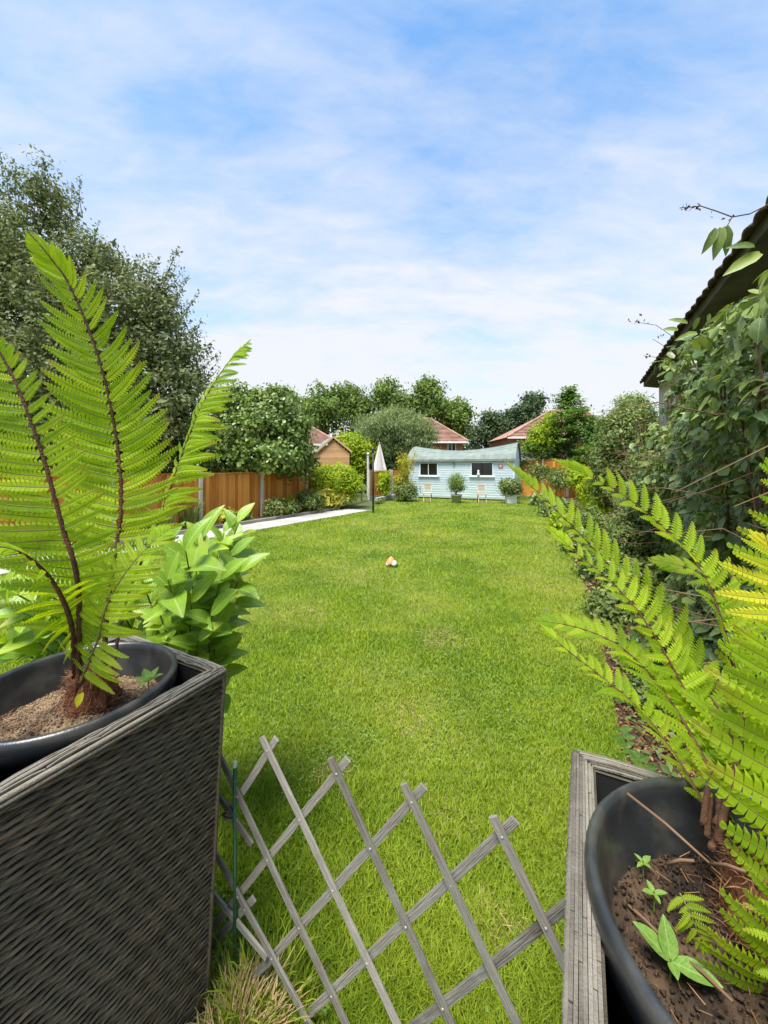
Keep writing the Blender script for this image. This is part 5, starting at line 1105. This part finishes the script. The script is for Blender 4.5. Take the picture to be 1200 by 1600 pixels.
# laurel behind the left planter
def laurel():
    c = Vector((-1.05, 1.95, 0)); t = thing('laurel_shrub', c, 'glossy bright green laurel shrub with long leaves behind the left planter', 'shrub'); random.seed(9)
    var = [simple_leaf(.22, 8, .05, .22, .35, 'laurel'), simple_leaf(.20, 8, .1, .38, .5, 'laurel'), simple_leaf(.23, 8, 0, .12, .25, 'laurel'), simple_leaf(.21, 8, .12, .5, .4, 'laurel')]
    tips = [(350, 832, 1.95), (318, 838, 1.75), (345, 905, 1.7), (330, 960, 1.6), (290, 860, 1.6), (262, 905, 1.55), (300, 940, 1.62), (310, 1000, 1.6), (250, 960, 1.6), (265, 850, 1.8), (220, 900, 1.75),
            (40, 905, 1.5), (15, 945, 1.45), (70, 960, 1.55), (60, 1005, 1.5), (-20, 900, 1.5), (20, 1010, 1.5), (95, 900, 1.75), (120, 940, 1.7), (-40, 980, 1.5), (180, 940, 1.8), (372, 815, 1.95), (378, 893, 1.8), (362, 868, 1.85), (340, 868, 1.9), (335, 1010, 1.75), (235, 1000, 1.75)]
    for (x, y, Y) in tips:
        e = P(x, y, Y); b = Vector((c.x+(e.x-c.x)*.35+random.uniform(-.08, .08), c.y-(c.y-e.y)*.2, max(.05, e.z-.75))); m_ = b.lerp(e, .5)+Vector((0, .05, .06)); R = catmull([b, m_, e], 12)
        MB().tube([Vector((c.x, c.y, 0)).lerp(b, .3)*Vector((1, 1, 0)).x if False else b]+R[1:], [.006-.003*i/12 for i in range(13)], 6).build('stem', M['stem'], t, smooth=True)
        MB().tube([(c.x+random.uniform(-.1, .1), c.y+random.uniform(-.05, .1), 0), b], [.012, .006], 6).build('stem', M['stem'], t, smooth=True)
        n = 10
        for i in range(n):
            u = 1-.062*i; k = max(0, min(12, int(u*12))); q = R[k]; T = (R[min(12, k+1)]-R[max(0, k-1)]).normalized()
            az = i*2.4+random.uniform(-.4, .4); sp_ = .25+.09*i; a_ = T.orthogonal().normalized(); b_ = T.cross(a_)
            x_ = (T*(1.0-sp_*.5)+(a_*math.cos(az)+b_*math.sin(az))*(sp_+.35)+Vector((0, 0, .12))).normalized()
            z_ = (T+Vector((0, -.35, .6))); y_ = z_.cross(x_).normalized(); z_ = x_.cross(y_)
            L_ = random.uniform(.15, .225)*(1 if i > 1 else .75)
            Mx = Matrix((x_, y_, z_)).transposed().to_4x4() @ Matrix.Diagonal((L_, L_*1.15, L_, 1)); Mx.translation = q; link('leaf', random.choice(var), t, Mx)
laurel()

# ------------------------------------------------------------------ trellis and stake
TA = Vector((-.52, 1.35, 0)); TB = Vector((.44, .90, 0)); TD = (TB-TA).normalized(); TN = Vector((-TD.y, TD.x, 0))     # TN points away from the camera
if TN.y < 0: TN = -TN
def onplane(x, y, off=0):
    d = Vector(((x-600)/F, 1, -(y-730)/F)); o_ = Vector((0, 0, H)); k = ((TA+TN*off)-o_).dot(TN)/d.dot(TN); return o_+d*k
def trellis():
    t = thing('trellis_fence', (TA+TB)/2, 'low weathered grey expanding lattice trellis across the gap between the planters', 'trellis')
    fr = [((409, 1151), (573, 1500)), ((516, 1184), (632, 1440)), ((631, 1224), (762, 1502)), ((770, 1275), (888, 1520)), ((338, 1170), (465, 1440)), ((332, 1325), (395, 1440)), ((306, 1365), (417, 1497))]
    bk = [((432, 1154), (360, 1265)), ((544, 1186), (375, 1397)), ((663, 1228), (465, 1450)), ((806, 1281), (570, 1502)), ((912, 1393), (770, 1505)), ((397, 1404), (342, 1465)), ((1030, 1500), (860, 1640))]
    w, th = .0235, .0085; cross = []
    def slat(a, b, off, short=None):
        p = onplane(*a, off); q = onplane(*b, off); d = (q-p).normalized()
        if short is None:
            k = (p.z-.02)/(-d.z); q = p+d*k
        else: q = p+d*((q-p).length+short)
        mb = MB(); L_ = (q-p).length; n = 8; side = TN.cross(d).normalized(); bow = random.uniform(-.003, .003)
        R = Matrix((side, TN, d)).transposed(); 
        if R.determinant() < 0: R = Matrix((-side, TN, d)).transposed()
        Mx = R.to_4x4(); Mx.translation = p; vs = []
        for i in range(n+1):
            u = i/n; wj = w*random.uniform(.97, 1.02)/2; sx = random.uniform(-.0006, .0006)+.002*math.sin(PI*u)*random.uniform(.8, 1.2)*(1 if bow > 0 else -1); by = bow*math.sin(PI*u)
            vs += [(sx+wj, by+th/2, u*L_), (sx-wj, by+th/2, u*L_), (sx-wj, by-th/2, u*L_), (sx+wj, by-th/2, u*L_)]
        fs = [(i*4+k, i*4+(k+1) % 4, (i+1)*4+(k+1) % 4, (i+1)*4+k) for i in range(n) for k in range(4)]+[(3, 2, 1, 0), (n*4, n*4+1, n*4+2, n*4+3)]
        mb.add(vs, fs).build('slat', M['greywood'], t, matrix=Mx, bevel=.0012); return p, q
    A = []; B = []
    for i, (a, b) in enumerate(fr): A.append(slat(a, b, -.006, None if i != 6 else .0))
    A.append(slat((335, 1235), (394, 1320), -.006, 0))
    for i, (a, b) in enumerate(bk): B.append(slat(a, b, .006, None if i not in (0,) else .05))
    riv = MB()
    for (p, q) in A:
        for (r, s_) in B:
            d1 = q-p; d2 = s_-r; P2 = lambda v: (v.dot(TD), v.z); (x1, z1), (x2, z2), (x3, z3), (x4, z4) = P2(p), P2(q), P2(r), P2(s_)
            den = (x1-x2)*(z3-z4)-(z1-z2)*(x3-x4)
            if abs(den) < 1e-9: continue
            k = ((x1-x3)*(z3-z4)-(z1-z3)*(x3-x4))/den; k2 = ((x1-x3)*(z1-z2)-(z1-z3)*(x1-x2))/den
            if 0 < k < 1 and 0 < k2 < 1:
                c = p+d1*k-TN*(th/2+.0005); riv.tube([c+TN*.001, c-TN*.0008, c-TN*.0016], [.003, .003, .0015], 8)
    riv.build('rivets', M['screw'], t)['kind'] = 'stuff'
trellis()
st = P(367, 1530, 1.34); st.z = 0; t = thing('garden_stake', st, 'thin green garden stake at the left end of the trellis', 'stake')
zt = P(367, 1190, 1.34).z; MB().tube([st-Vector((0, 0, .02)), st+Vector((0, 0, zt-.01))], .0068, 10).build('rod', M['stakegreen'], t, smooth=True)
for k in range(14): MB().tube([st+Vector((0, 0, .03+k*.052)), st+Vector((0, 0, .036+k*.052))], .0074, 8).build('rib', M['stakegreen'], t)
MB().lathe([(.0078, -.018), (.0082, -.004), (.006, .001), (.0001, .002)], st+Vector((0, 0, zt)), 12).build('cap', M['stakecap'], t, smooth=True)
zp = P(356, 1272, 1.345); pts = [zp+Vector((.022*math.cos(a)+.004, .014*math.sin(a), .004*math.sin(2*a))) for a in [k*PI/8 for k in range(17)]]
o = MB().tube(pts, .0028, 6).build('cable_tie', M['black'], None, smooth=True); tag(o, 'black cable tie binding the trellis to the green stake', 'cable tie')
MB().tube([zp+Vector((-.02, 0, 0)), zp+Vector((-.035, -.01, -.01)), zp+Vector((-.05, -.01, .004))], .002, 5).build('tail', M['black'], o)

# ------------------------------------------------------------------ toy on the lawn
def toy():
    c = G(613, 886)+Vector((0, 0, .02)); t = thing('garden_toy', c, 'small orange, white and green toy lying on the lawn', 'toy')
    MB().lathe([(.001, 0), (.075, .01), (.085, .05), (.06, .09), (.001, .10)], c+Vector((.05, -.02, -.01)), 16).build('base', M['toygreen'], t, smooth=True)
    MB().lathe([(.001, 0), (.06, .02), (.07, .07), (.045, .12), (.001, .14)], c+Vector((.035, -.045, .0)), 16).build('face', M['toywhite'], t, smooth=True)
    MB().lathe([(.001, 0), (.07, .01), (.08, .05), (.05, .09), (.001, .11)], c+Vector((-.07, .0, 0)), 16).build('body', M['toywhite'], t, smooth=True)
    MB().lathe([(.075, 0), (.078, .03), (.07, .035)], c+Vector((-.07, 0, .01)), 16).build('band', M['toybrown'], t, smooth=True)
    MB().lathe([(.11, 0), (.095, .05), (.05, .11), (.001, .15)], c+Vector((-.03, .0, .07)), 16).build('hat', M['pink'], t, smooth=True)
    t.scale = (.8, .8, .8)
    for ch in [o for o in bpy.data.objects if o.parent == t]: ch.matrix_parent_inverse = Matrix.Translation(-c)
toy()
print('objects', len(bpy.data.objects), 'tris', sum(len(m.polygons) for m in bpy.data.meshes))
